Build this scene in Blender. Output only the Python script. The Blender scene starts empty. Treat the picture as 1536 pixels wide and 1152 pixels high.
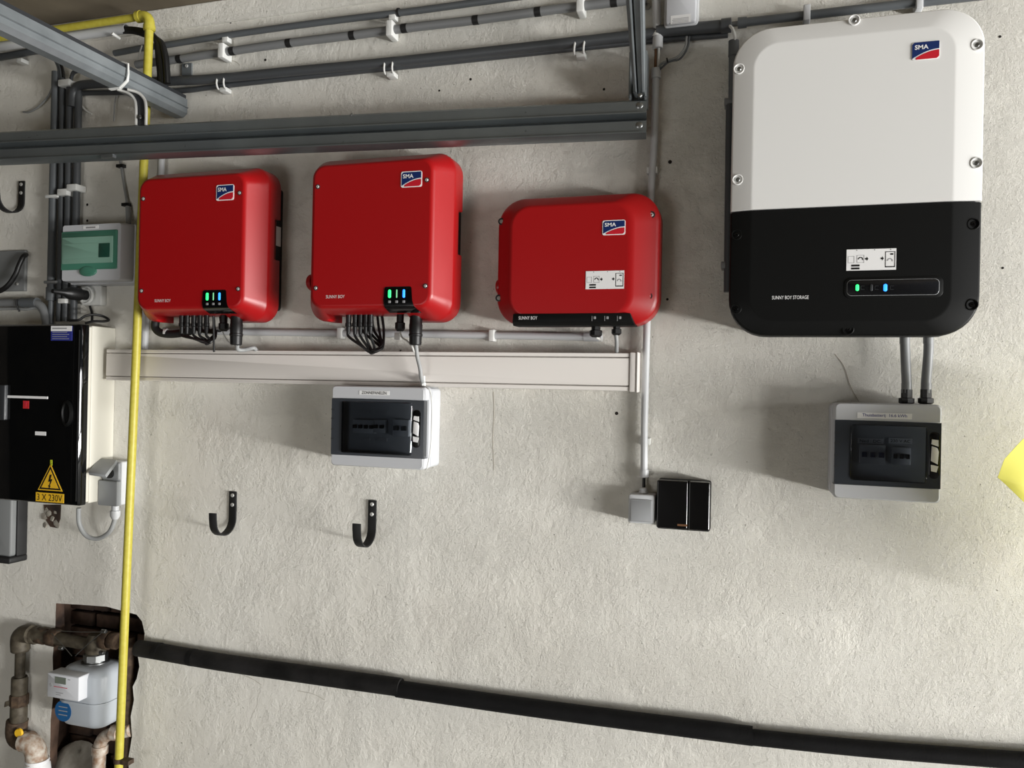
import bpy, bmesh, math, random
from mathutils import Vector, Matrix
random.seed(7)
sc = bpy.context.scene
C = sc.collection

# ------------------------------------------------------------------ camera, world, light, exposure
CAM = Vector((1.25, -2.148, 1.475)); YAW, PITCH, ROLL, FPX = 0.29751, 0.00177, 0.01994, 1181.73
_f = Vector((-math.sin(YAW)*math.cos(PITCH), math.cos(YAW)*math.cos(PITCH), math.sin(PITCH)))
_r0 = Vector((math.cos(YAW), math.sin(YAW), 0)); _u0 = _r0.cross(_f)
_r = _r0*math.cos(ROLL) + _u0*math.sin(ROLL); _u = -_r0*math.sin(ROLL) + _u0*math.cos(ROLL)
cam = bpy.data.cameras.new('camera'); camo = bpy.data.objects.new('camera', cam); C.objects.link(camo)
m = Matrix((_r, _u, -_f)).transposed().to_4x4(); m.translation = CAM
camo.matrix_world = m
cam.sensor_fit = 'HORIZONTAL'; cam.sensor_width = 36.0; cam.lens = 36.0*FPX/1536; cam.clip_start = 0.02
sc.camera = camo

world = bpy.data.worlds.new('world'); sc.world = world; world.use_nodes = True
bg = world.node_tree.nodes['Background']; bg.inputs[0].default_value = (0.86, 0.93, 1.0, 1); bg.inputs[1].default_value = 0.12

def area(name, loc, target, sx, sy, power, col):
    l = bpy.data.lights.new(name, 'AREA'); l.shape = 'RECTANGLE'; l.size = sx; l.size_y = sy; l.energy = power; l.color = col
    o = bpy.data.objects.new(name, l); C.objects.link(o); o.location = loc
    o.rotation_euler = (Vector(target) - Vector(loc)).to_track_quat('-Z', 'Y').to_euler()
    return o
# open garage door on the right: bright sky and yard far outside, sunlit driveway near the ground
area('open_door_daylight', (11.0, -3.0, 1.2), (0.0, -0.6, 1.2), 4.0, 2.4, 680, (1.0, 0.995, 0.985))
area('driveway_bounce', (7.0, -2.0, 0.12), (0.0, -0.6, 0.9), 4.0, 0.4, 650, (1.0, 0.988, 0.96))
# weak fill light added behind the camera to lift the shadows, no real source
area('rear_fill', (-0.45, -3.4, 0.6), (-0.3, 0.0, 0.5), 1.2, 0.9, 17, (1.0, 0.99, 0.97))

vs = sc.view_settings
vs.view_transform = 'Standard'; vs.look = 'None'; vs.gamma = 1.0; vs.exposure = 0.0; vs.use_curve_mapping = False

# ------------------------------------------------------------------ helpers
def at(px, py, d):
    """point of the photograph on the plane that lies d metres in front of the wall"""
    v = _f + _r*((px-768)/FPX) - _u*((py-576)/FPX)
    return CAM + v*((-d - CAM.y)/v.y)
def pxm(px, py, d):
    """metres per photo pixel there"""
    return (at(px, py, d) - CAM).dot(_f)/FPX
def rect(tl, tr, br, bl, d):
    a, b, c, e = [at(*q, d) for q in (tl, tr, br, bl)]
    return ((a.x+e.x)/2, (b.x+c.x)/2, (c.z+e.z)/2, (a.z+b.z)/2)
def lin(c):
    return tuple((v/255/12.92 if v/255 <= .04045 else ((v/255+.055)/1.055)**2.4) for v in c) + (1,)

MATS = {}
def mat(name, rgb, rough=.5, metal=0., var=None, bump=None, coat=0., emit=None, spec=.5):
    m = bpy.data.materials.new(name); m.use_nodes = True; nt = m.node_tree; N = nt.nodes; L = nt.links
    b = N['Principled BSDF']; col = lin(rgb)
    b.inputs['Base Color'].default_value = col; b.inputs['Roughness'].default_value = rough
    b.inputs['Metallic'].default_value = metal; b.inputs['Coat Weight'].default_value = coat
    b.inputs['Specular IOR Level'].default_value = spec
    tc = N.new('ShaderNodeTexCoord')
    if var:
        n = N.new('ShaderNodeTexNoise'); n.inputs['Scale'].default_value = var[0]; n.inputs['Detail'].default_value = 5
        r = N.new('ShaderNodeValToRGB'); r.color_ramp.elements[0].position = .35; r.color_ramp.elements[1].position = .68
        r.color_ramp.elements[0].color = lin(var[1]); r.color_ramp.elements[1].color = col
        L.new(tc.outputs['Object'], n.inputs['Vector']); L.new(n.outputs['Fac'], r.inputs['Fac']); L.new(r.outputs['Color'], b.inputs['Base Color'])
    if bump:
        n = N.new('ShaderNodeTexNoise'); n.inputs['Scale'].default_value = bump[0]; n.inputs['Detail'].default_value = 4
        bp = N.new('ShaderNodeBump'); bp.inputs['Strength'].default_value = bump[1]; bp.inputs['Distance'].default_value = .002
        L.new(tc.outputs['Object'], n.inputs['Vector']); L.new(n.outputs['Fac'], bp.inputs['Height']); L.new(bp.outputs['Normal'], b.inputs['Normal'])
    if emit:
        b.inputs['Emission Color'].default_value = lin(emit[0]); b.inputs['Emission Strength'].default_value = emit[1]
    MATS[name] = m; return m
def glassy(name, tint, rough=.03):
    m = bpy.data.materials.new(name); m.use_nodes = True; nt = m.node_tree; N = nt.nodes; L = nt.links
    N.remove(N['Principled BSDF']); out = N['Material Output']
    t = N.new('ShaderNodeBsdfTransparent'); t.inputs[0].default_value = lin(tint)
    g = N.new('ShaderNodeBsdfGlossy'); g.inputs['Roughness'].default_value = rough
    fr = N.new('ShaderNodeFresnel'); fr.inputs[0].default_value = 1.5
    mx = N.new('ShaderNodeMixShader'); L.new(fr.outputs[0], mx.inputs[0]); L.new(t.outputs[0], mx.inputs[1]); L.new(g.outputs[0], mx.inputs[2])
    L.new(mx.outputs[0], out.inputs['Surface']); MATS[name] = m; return m

class M:
    def __init__(s): s.v = []; s.f = []
    def add(s, vs_, fs):
        o = len(s.v); s.v += [Vector(q) for q in vs_]; s.f += [[i+o for i in q] for q in fs]; return s
    def loft(s, layers, cap0=True, cap1=True):
        n = len(layers[0]); vs_ = [q for l in layers for q in l]; fs = []
        for k in range(len(layers)-1):
            for i in range(n):
                j = (i+1) % n; fs.append([k*n+i, k*n+j, (k+1)*n+j, (k+1)*n+i])
        if cap0: fs.append(list(range(n))[::-1])
        if cap1: fs.append([(len(layers)-1)*n+i for i in range(n)])
        return s.add(vs_, fs)
    def box(s, x0, x1, y0, y1, z0, z1):
        return s.loft([[(x0,y,z0),(x1,y,z0),(x1,y,z1),(x0,y,z1)] for y in (max(y0,y1), min(y0,y1))])
    def rbox(s, x0, x1, z0, z1, y0, y1, r=.004, e=.002, n=4):
        """box from y0 (wall side) out to y1, corner radius r, front edge rounding e"""
        return s.loft([rr(x0,x1,z0,z1,r,y0,n), rr(x0,x1,z0,z1,r,y1+e,n), rr(x0+e*.3,x1-e*.3,z0+e*.3,z1-e*.3,r,y1+e*.3,n), rr(x0+e,x1-e,z0+e,z1-e,max(r-e,1e-4),y1,n)])
    def prism(s, pts, y0, y1):
        """pts (x,z) counter-clockwise seen from the camera"""
        return s.loft([[(x,y0,z) for x,z in pts],[(x,y1,z) for x,z in pts]])
    def tube(s, pts, r, seg=12, caps=True):
        pts = [Vector(q) for q in pts]; n = len(pts); rs = r if isinstance(r,(list,tuple)) else [r]*n
        tang = [(pts[min(i+1,n-1)]-pts[max(i-1,0)]).normalized() for i in range(n)]
        a = tang[0].orthogonal().normalized(); layers = []
        for i in range(n):
            a = (a - tang[i]*a.dot(tang[i])).normalized(); b = tang[i].cross(a)
            layers.append([pts[i] + (a*math.cos(t)+b*math.sin(t))*rs[i] for t in [2*math.pi*k/seg for k in range(seg)]])
        return s.loft(layers, caps, caps)
    def lathe(s, p, d, prof, seg=20):
        p = Vector(p); d = Vector(d).normalized(); a = d.orthogonal().normalized(); b = d.cross(a)
        return s.loft([[p + d*t + (a*math.cos(w)+b*math.sin(w))*r for w in [2*math.pi*k/seg for k in range(seg)]] for t, r in prof])
    def strip(s, pts, w, th):
        """flat band along pts lying in a y-z plane; w in x, th thickness"""
        pts = [Vector(q) for q in pts]; n = len(pts); layers = []
        for i in range(n):
            t = (pts[min(i+1,n-1)]-pts[max(i-1,0)]).normalized(); nn = t.cross(Vector((1,0,0))).normalized()
            layers.append([pts[i]+Vector((sx*w/2,0,0))+nn*(sy*th/2) for sx,sy in ((-1,-1),(1,-1),(1,1),(-1,1))])
        return s.loft(layers)
    def build(s, name, material, parent=None, bevel=0., angle=38, weighted=False):
        me = bpy.data.meshes.new(name); origin = Vector((0,0,0))
        if parent is None:
            lo = [min(v[i] for v in s.v) for i in range(3)]; hi = [max(v[i] for v in s.v) for i in range(3)]
            origin = Vector(((lo[0]+hi[0])/2, (lo[1]+hi[1])/2, lo[2]))
        else: origin = Vector(parent['_o'])
        me.from_pydata([v-origin for v in s.v], [], s.f)
        bm = bmesh.new(); bm.from_mesh(me); bmesh.ops.recalc_face_normals(bm, faces=bm.faces)
        if bevel:
            ed = [e for e in bm.edges if len(e.link_faces) == 2 and e.calc_face_angle(0) > .6]
            bmesh.ops.bevel(bm, geom=ed, offset=bevel, segments=2, profile=.5, affect='EDGES', clamp_overlap=True)
        bm.to_mesh(me); bm.free()
        me.materials.append(MATS[material]); me.shade_smooth(); me.set_sharp_from_angle(angle=math.radians(angle))
        o = bpy.data.objects.new(name, me); C.objects.link(o); o['_o'] = tuple(origin)
        if weighted: o.modifiers.new('weighted', 'WEIGHTED_NORMAL').keep_sharp = True
        if parent is None: o.location = origin
        else: o.parent = parent
        return o
def rr(x0, x1, z0, z1, r, y, n=6):
    rs = r if isinstance(r, (tuple, list)) else (r,)*4          # bl br tr tl
    out = []
    for (cx, cz, a0, q) in ((x0+rs[0], z0+rs[0], math.pi, rs[0]), (x1-rs[1], z0+rs[1], 1.5*math.pi, rs[1]), (x1-rs[2], z1-rs[2], 0, rs[2]), (x0+rs[3], z1-rs[3], .5*math.pi, rs[3])):
        for k in range(n+1):
            a = a0 + .5*math.pi*k/n; out.append((cx+q*math.cos(a), y, cz+q*math.sin(a)))
    return out
def spline(pts, k=8):
    pts = [Vector(q) for q in pts]; P = [pts[0]*2-pts[1]] + pts + [pts[-1]*2-pts[-2]]; out = []
    for i in range(1, len(P)-2):
        for j in range(k):
            t = j/k; a, b, c, d = P[i-1], P[i], P[i+1], P[i+2]
            out.append(.5*((2*b)+(c-a)*t+(2*a-5*b+4*c-d)*t*t+(3*b-a-3*c+d)*t**3))
    out.append(pts[-1]); return out
def elbow(pts, rad, k=6):
    """polyline with rounded bends"""
    pts = [Vector(q) for q in pts]; out = [pts[0]]
    for i in range(1, len(pts)-1):
        a = (pts[i-1]-pts[i]).normalized(); b = (pts[i+1]-pts[i]).normalized()
        p0, p1 = pts[i]+a*rad, pts[i]+b*rad
        for j in range(k+1):
            t = j/k; out.append(p0*(1-t)**2 + pts[i]*2*t*(1-t) + p1*t*t)
    out.append(pts[-1]); return out
def thing(name, label, cat, loc, group=None):
    o = bpy.data.objects.new(name, None); C.objects.link(o); o.location = loc; o['_o'] = tuple(loc); o.empty_display_size = .05
    o['label'] = label; o['category'] = cat
    if group: o['group'] = group
    return o
def tag(o, label, cat, group=None):
    o['label'] = label; o['category'] = cat
    if group: o['group'] = group
    return o
def structure(o): o['kind'] = 'structure'; return o
def text(s, x0, x1, zc, y, material, parent, name='lettering', h=None, bold=0.):
    """lettering fitted between x0 and x1, centred on height zc, standing on the plane y"""
    cu = bpy.data.curves.new('t', 'FONT'); cu.body = s; cu.extrude = 0; cu.offset = bold; cu.resolution_u = 3
    ob = bpy.data.objects.new('t', cu); C.objects.link(ob)
    me = bpy.data.meshes.new_from_object(ob.evaluated_get(bpy.context.evaluated_depsgraph_get()))
    bpy.data.objects.remove(ob); bpy.data.curves.remove(cu)
    xs = [v.co.x for v in me.vertices]; ys = [v.co.y for v in me.vertices]
    k = (x1-x0)/(max(xs)-min(xs)); kz = k if h is None else h/(max(ys)-min(ys)); cy = (max(ys)+min(ys))/2; o = Vector(parent['_o'])
    for v in me.vertices:
        v.co = Vector((x0+(v.co.x-min(xs))*k, y, zc+(v.co.y-cy)*kz)) - o
    me.name = name; me.materials.clear(); me.materials.append(MATS[material])
    ob = bpy.data.objects.new(name, me); C.objects.link(ob); ob['_o'] = tuple(o); ob.parent = parent
    return ob
def boolean(o, cutter):
    c = cutter.build('cutter', 'steel'); 
    if o.parent: pass
    bpy.context.view_layer.update()
    md = o.modifiers.new('b', 'BOOLEAN'); md.object = c; md.operation = 'DIFFERENCE'; md.solver = 'EXACT'
    dg = bpy.context.evaluated_depsgraph_get(); me = bpy.data.meshes.new_from_object(o.evaluated_get(dg))
    o.modifiers.clear(); o.data = me; bpy.data.objects.remove(c); o.modifiers.new('weighted', 'WEIGHTED_NORMAL').keep_sharp = True
    me.materials.clear(); me.materials.append(MATS[o['_m']]); me.shade_smooth(); me.set_sharp_from_angle(angle=math.radians(50))

# ------------------------------------------------------------------ materials
mat('steel', (150,152,152), .35, 1.)
mat('galvanised', (136,142,145), .4, .3, var=(9,(112,118,121)), bump=(40,.06))
mat('zinc', (196,196,192), .3, .45)
mat('track_grey', (134,141,143), .36, .8, var=(6,(122,128,131)))
mat('chrome', (200,200,198), .15, 1.)
mat('red_paint', (160,8,14), .36, bump=(900,.05))
mat('white_paint', (226,226,224), .42)
mat('black_plastic', (8,9,9), .5, bump=(1200,.05), spec=.2)
mat('black_matt', (20,20,21), .6)
mat('black_gloss', (8,8,9), .16)
mat('black_glass', (7,8,9), .04, coat=.3)
mat('light_grey', (196,198,202), .45)
mat('cream', (208,205,193), .45)
mat('trunk_white', (222,217,212), .42)
mat('pvc_grey', (88,92,95), .42)
mat('pvc_dark', (70,73,76), .45)
mat('pvc_mid', (122,124,125), .42)
mat('pvc_light', (196,198,200), .4)
mat('clip_white', (216,217,214), .5)
mat('cable_black', (14,14,15), .45)
mat('cable_grey', (150,152,152), .5)
mat('cable_white', (210,210,206), .5)
mat('wire_brown', (110,74,44), .5)
mat('yellow_pipe', (188,179,72), .45, var=(70,(180,168,58)))
mat('yellow_sticker', (232,184,40), .5)
mat('navy', (14,40,96), .4); mat('logo_red', (196,26,44), .4); mat('pure_white', (236,236,236), .45)
mat('label_blue', (40,48,130), .5); mat('print_black', (14,14,14), .5); mat('print_grey', (150,150,152), .5)
mat('red_tag', (190,40,44), .5)
mat('led_green', (60,230,110), .4, emit=((40,255,110),2.2)); mat('led_blue', (40,140,255), .4, emit=((40,120,255),2.6)); mat('led_dim', (120,150,130), .4, emit=((120,255,160),.5))
mat('green_tint', (72,128,108), .14, coat=.4); mat('green_light', (128,166,150), .2); mat('green_dark', (34,74,62), .2)
mat('switch_grey', (150,152,154), .45); mat('dark_grey', (44,46,49), .4); mat('window_frame_dark', (54,58,64), .25)
mat('dark_screen', (18,19,22), .2); mat('breaker_grey', (190,192,194), .5); mat('breaker_blue', (30,50,90), .4)
mat('rusty', (92,74,56), .75, .2, var=(60,(58,44,34)), bump=(150,.5))
mat('brass_old', (92,85,71), .6, .25, var=(45,(64,57,46)), bump=(160,.3))
mat('rust_paint', (206,200,188), .6, var=(48,(150,120,96)), bump=(120,.5))
mat('meter_grey', (174,180,186), .4); mat('sticker_blue', (28,88,140), .4); mat('lcd', (110,118,108), .25); mat('meter_red', (196,40,70), .5)
mat('foam_black', (18,18,19), .75, var=(16,(11,11,12)), bump=(200,.35), spec=.2)
mat('foam_worn', (38,37,37), .75, var=(10,(15,15,15)), bump=(160,.4), spec=.2)
mat('niche_dark', (96,74,60), .9, var=(12,(40,30,26)), bump=(60,1.))
mat('cement', (168,164,154), .9, var=(18,(128,122,112)), bump=(60,1.))
mat('ceiling_dark', (122,112,94), .9, var=(3,(96,87,72)), bump=(30,.4))
mat('floor_concrete', (178,175,168), .8, var=(4,(156,153,147)))
mat('dark_boards', (84,78,70), .85, var=(3,(60,56,52)))
def fabric(name, rgb):
    m = bpy.data.materials.new(name); m.use_nodes = True; nt = m.node_tree; N = nt.nodes; L = nt.links
    b = N['Principled BSDF']; b.inputs['Base Color'].default_value = lin(rgb); b.inputs['Roughness'].default_value = .7
    t = N.new('ShaderNodeBsdfTranslucent'); t.inputs[0].default_value = lin(rgb); mx = N.new('ShaderNodeMixShader'); mx.inputs[0].default_value = .40
    L.new(b.outputs[0], mx.inputs[1]); L.new(t.outputs[0], mx.inputs[2]); L.new(mx.outputs[0], N['Material Output'].inputs['Surface']); MATS[name] = m
fabric('highvis', (236,232,118))
mat('plate_grey', (116,118,118), .55); mat('lid_grey', (150,153,155), .45); mat('wall_hole', (36,30,25), .95); mat('crack', (168,160,147), .95)
glassy('smoked', (204,208,213)); 

def wall_material():
    m = bpy.data.materials.new('plaster'); m.use_nodes = True; nt = m.node_tree; N = nt.nodes; L = nt.links
    b = N['Principled BSDF']; b.inputs['Roughness'].default_value = .85; b.inputs['Specular IOR Level'].default_value = .25
    tc = N.new('ShaderNodeTexCoord')
    def noise(scale, detail=5, rough=.55, dist=0.):
        n = N.new('ShaderNodeTexNoise'); n.inputs['Scale'].default_value = scale; n.inputs['Detail'].default_value = detail
        n.inputs['Roughness'].default_value = rough; n.inputs['Distortion'].default_value = dist
        L.new(tc.outputs['Object'], n.inputs['Vector']); return n.outputs['Fac']
    def ramp(src, a, b_, ca=(0,0,0,1), cb=(1,1,1,1)):
        r = N.new('ShaderNodeValToRGB'); r.color_ramp.elements[0].position = a; r.color_ramp.elements[1].position = b_
        r.color_ramp.elements[0].color = ca; r.color_ramp.elements[1].color = cb; L.new(src, r.inputs['Fac']); return r.outputs['Color']
    def math_(op, a, b_):
        n = N.new('ShaderNodeMath'); n.operation = op
        for i, q in enumerate((a, b_)):
            if isinstance(q, (int, float)): n.inputs[i].default_value = q
            else: L.new(q, n.inputs[i])
        return n.outputs[0]
    # colour: painted plaster with faint blotches and scattered pits
    base = ramp(noise(2.2, 6), .3, .7, lin((221,218,209)), lin((235,233,225)))
    pits = ramp(noise(95, 2, .5), .715, .77)
    pinkish = ramp(noise(1.6, 3), .56, .75)
    mx = N.new('ShaderNodeMix'); mx.data_type = 'RGBA'; L.new(math_('MULTIPLY', pinkish, .35), mx.inputs[0]); L.new(base, mx.inputs[6]); mx.inputs[7].default_value = lin((212,202,192))
    mx2 = N.new('ShaderNodeMix'); mx2.data_type = 'RGBA'; L.new(math_('MULTIPLY', pits, .65), mx2.inputs[0]); L.new(mx.outputs[2], mx2.inputs[6]); mx2.inputs[7].default_value = lin((120,108,92))
    L.new(mx2.outputs[2], b.inputs['Base Color'])
    # relief: rough stipple in patches, trowelled ridges, long waves
    sx = N.new('ShaderNodeSeparateXYZ'); L.new(tc.outputs['Object'], sx.inputs[0])
    east = N.new('ShaderNodeMapRange'); L.new(sx.outputs['X'], east.inputs[0]); east.inputs[1].default_value = -1.2; east.inputs[2].default_value = 2.0; east.inputs[3].default_value = -.12; east.inputs[4].default_value = .20
    patch = ramp(math_('ADD', noise(5.2, 8, .70), east.outputs[0]), .46, .62)
    grain = noise(58, 9, .80)
    lumps = ramp(noise(34, 8, .74), .52, .70)
    holes = ramp(noise(85, 4, .7), .60, .68)
    ridge = ramp(noise(8, 9, .66, .35), .50, .55)
    h = math_('MULTIPLY', grain, math_('ADD', math_('MULTIPLY', patch, 1.15), .45))
    h = math_('ADD', h, math_('MULTIPLY', math_('SUBTRACT', math_('MULTIPLY', lumps, .45), math_('MULTIPLY', holes, .38)), math_('ADD', math_('MULTIPLY', patch, .95), .06)))
    h = math_('ADD', h, math_('MULTIPLY', ridge, .16)); h = math_('ADD', h, math_('MULTIPLY', noise(4.5, 4), 1.6)); h = math_('SUBTRACT', h, math_('MULTIPLY', pits, .7))
    bp = N.new('ShaderNodeBump'); bp.inputs['Strength'].default_value = .78; bp.inputs['Distance'].default_value = .0060
    L.new(h, bp.inputs['Height']); L.new(bp.outputs['Normal'], b.inputs['Normal'])
    MATS['plaster'] = m
wall_material()

# ------------------------------------------------------------------ the setting
NICHE = [at(*q, 0) for q in ((84,905),(120,907),(160,910),(205,922),(213,932),(217,950),(215,968),(207,985),(209,1000),(205,1018),(199,1030),(201,1050),(196,1075),(198,1105),(193,1135),(193,1180),(72,1180),(75,1130),(76,1080),(80,1040),(79,985),(83,945))]
WX0, WX1, CEIL = -4.6, 3.4, 2.697
def make_wall():
    bm = bmesh.new()
    outer = [bm.verts.new(q) for q in ((WX0,0,0),(WX1,0,0),(WX1,0,CEIL),(WX0,0,CEIL))]
    inner = [bm.verts.new((q.x,0,q.z)) for q in NICHE]
    ed = [bm.edges.new((l[i], l[(i+1)%len(l)])) for l in (outer, inner) for i in range(len(l))]
    bmesh.ops.triangle_fill(bm, use_beauty=True, edges=ed, normal=(0,-1,0))
    back = [bm.verts.new((q.x+random.uniform(-.006,.006),.035,q.z+random.uniform(-.006,.006))) for q in NICHE]
    for i in range(len(inner)):
        j = (i+1) % len(inner); bm.faces.new((inner[i], inner[j], back[j], back[i])).material_index = 1
    bmesh.ops.recalc_face_normals(bm, faces=bm.faces)
    me = bpy.data.meshes.new('wall_back'); bm.to_mesh(me); bm.free(); me.materials.append(MATS['plaster']); me.materials.append(MATS['niche_dark'])
    o = bpy.data.objects.new('wall_back', me); C.objects.link(o); o['_o'] = (0,0,0); structure(o); return o
wall = make_wall()
# brick lined niche behind the gas meter
nx = [q.x for q in NICHE]; nz = [q.z for q in NICHE]
nm = M(); x0, x1, z0, z1 = min(nx)-.03, max(nx)+.03, min(nz)-.03, max(nz)+.03
nm.box(x0, x1, .15, .19, z0, z1); nm.box(x0-.03, x0, .03, .19, z0, z1); nm.box(x1, x1+.03, .03, .19, z0, z1); nm.box(x0-.03, x1+.03, .03, .19, z1, z1+.03); nm.box(x0-.03, x1+.03, .03, .19, z0-.03, z0)
nm.build('wall_niche', 'niche_dark', wall)
bk = M().box(0,.1,.118,.152,0,.047)
first = None
for row in range(13):                                                   # bricks of the niche's back, uneven
    for col_ in range(4):
        bx = x0 + col_*.112 - (.055 if row % 2 else 0); bz = z0 + row*.056
        if bx+.1 < x0+.004 or bx > x1-.02 or bz > z1-.04: continue
        if first is None: o = first = bk.build('brick', 'niche_dark', wall, bevel=.004)
        else: o = first.copy(); C.objects.link(o); o.parent = wall
        o.location = (max(bx, x0), random.uniform(-.012,.012), bz)
structure(M().box(WX0-.2, WX1, -3.8, .2, CEIL, CEIL+.1).build('ceiling', 'ceiling_dark'))
structure(M().box(WX0-.2, WX1+2, -3.8, .2, -.1, 0).build('floor', 'floor_concrete'))
structure(M().box(WX0-.2, WX0, -3.6, 0, 0, CEIL).build('wall_left', 'dark_boards'))
structure(M().box(WX0-.2, WX1, -3.8, -3.6, 0, CEIL).build('wall_front', 'dark_boards'))
a_, b_ = at(232,48,.006), at(620,14,.006)
structure(M().rbox(WX0, 1.02, a_.z, CEIL, 0, -.008, .001, .004).build('trim_1', 'plaster'))
for k, (px, py, rp) in enumerate(((1005,243,3.),(925,620,2.6),(906,134,2.),(1001,449,2.),(398,90,2.),(346,34,1.6),(706,119,2.),(1500,55,2.),(1504,402,1.8),(659,136,1.6),(601,526,1.2),(131,307,2.),(131,331,2.))):
    c = at(px,py,0); r_ = rp*pxm(px,py,0)
    M().lathe(c, (0,-1,0), [(-.004,r_*.8),(.0006,r_),(.0008,r_*.85)], 10).build('drill_hole', 'wall_hole', wall)

for pts in (((1252,531),(1266,550),(1276,580),(1288,602)),((740,588),(741,620),(739,660),(741,705)),((363,1012),(378,1018),(392,1027)),((446,1036),(470,1041),(487,1050)),((330,88),(352,92),(360,98))):
    M().tube(spline([at(*q,0) for q in pts],4), .0008, 5).build('hairline_crack', 'crack', wall)

def pipe_px(pts, d, rpx, material, name, parent, k=0, seg=16):
    P = [at(x,y,d if not isinstance(d,(list,tuple)) else d[i]) for i,(x,y) in enumerate(pts)]
    r = rpx*pxm(*pts[len(pts)//2], d if not isinstance(d,(list,tuple)) else d[len(pts)//2])
    if k: P = spline(P, k)
    return M().tube(P, r, seg).build(name, material, parent)
def band(px, py, d, direction, w, r, material, name, parent, seg=18):
    c = at(px,py,d); return M().lathe(c-Vector(direction).normalized()*w/2, direction, [(0,r*.96),(w*.1,r),(w*.9,r),(w,r*.96)], seg).build(name, material, parent)
def screw(x, y, z, r, parent, material='zinc', name='screw', d=(0,-1,0)):
    M().lathe((x,y,z), d, [(0,r),(r*.35,r),(r*.6,r*.75),(r*.62,r*.4),(r*.25,r*.32)], 12).build(name, material, parent)

# ------------------------------------------------------------------ logo badge
def badge(x0, x1, z0, z1, y, parent, border=True):
    w, h = x1-x0, z1-z0; r = h*.12
    root = M().prism([(p[0],p[2]) for p in rr(x0,x1,z0,z1,r,0,3)], y, y-.0012).build('badge', 'pure_white', parent)
    e = h*.055 if border else 0.0005
    def curve(t): return z0+e + (h-2*e)*(.02 + .50*math.sin(t*math.pi/2)**.9)
    n = 14; X0, X1 = x0+e, x1-e
    up = [(X0+(X1-X0)*k/n, curve(k/n)+h*.035) for k in range(n+1)]; lo = [(X0+(X1-X0)*k/n, max(curve(k/n)-h*.035, z0+e)) for k in range(n+1)]
    M().prism(up + [(X1, z1-e), (X0+r, z1-e), (X0, z1-e-r)], y-.0012, y-.0017).build('blue_field', 'navy', root)
    M().prism([(X0+(X1-X0)*.14, z0+e), (X1-r, z0+e), (X1, z0+e+r)] + lo[::-1][:-2], y-.0012, y-.0017).build('red_field', 'logo_red', root)
    text('SMA', x0+w*.10, x0+w*.60, z0+h*.70, y-.0021, 'pure_white', root, h=h*.26, bold=.02)
    return root
def qr_label(x0, x1, z0, z1, y, parent):
    """instruction sticker: pictograms, arrows and a phone (the code itself is left blank)"""
    w, h = x1-x0, z1-z0
    root = M().prism([(x0,z0),(x1,z0),(x1,z1),(x0,z1)], y, y-.0008).build('instruction_sticker', 'pure_white', parent)
    Y0, Y1 = y-.0008, y-.0011
    def q(u0,u1,v0,v1,mt,nm_): M().box(x0+u0*w, x0+u1*w, Y0, Y1, z0+v0*h, z0+v1*h).build(nm_, mt, root)
    def frame(u0,u1,v0,v1,mt,t=.008):
        m_ = M(); 
        for a,b,c,d in ((u0,u1,v0,v0+t*2),(u0,u1,v1-t*2,v1),(u0,u0+t,v0,v1),(u1-t,u1,v0,v1)): m_.box(x0+a*w,x0+b*w,Y0,Y1,z0+c*h,z0+d*h)
        m_.build('pictogram_frame', mt, root)
    frame(.03,.16,.36,.68,'print_grey'); frame(.21,.36,.36,.72,'print_grey'); frame(.78,.98,.12,.86,'print_black',.014)
    q(.10,.27,.19,.28,'print_black','store_button'); q(.10,.27,.05,.14,'print_black','store_button'); q(.88,.94,.70,.77,'print_black','screen_icon'); q(.79,.97,.12,.17,'print_black','screen_icon')
    for u in (.38,.69):
        M().prism([(x0+u*w,z0+.50*h),(x0+(u+.03)*w,z0+.50*h),(x0+(u+.03)*w,z0+.44*h),(x0+(u+.065)*w,z0+.54*h),(x0+(u+.03)*w,z0+.64*h),(x0+(u+.03)*w,z0+.58*h),(x0+u*w,z0+.58*h)], Y0, Y1).build('arrow', 'print_black', root)
    for cu, cv, ra in ((.285,.52,.055),(.875,.42,.06)):                   # gauge arcs
        a = [(math.cos(t),math.sin(t)) for t in [math.pi*(-.1+1.1*k/8) for k in range(9)]]
        M().prism([(x0+(cu+ra*c)*w, z0+(cv)*h+ra*w*s_) for c,s_ in a]+[(x0+(cu+ra*.6*c)*w, z0+cv*h+ra*.6*w*s_) for c,s_ in a[::-1]], Y0, Y1).build('gauge_icon', 'print_black' if cu < .5 else 'print_grey', root)
    for u in (.20,.56,.88): q(u,u+.015,.93,.97,'print_black','dot')
    return root

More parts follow.
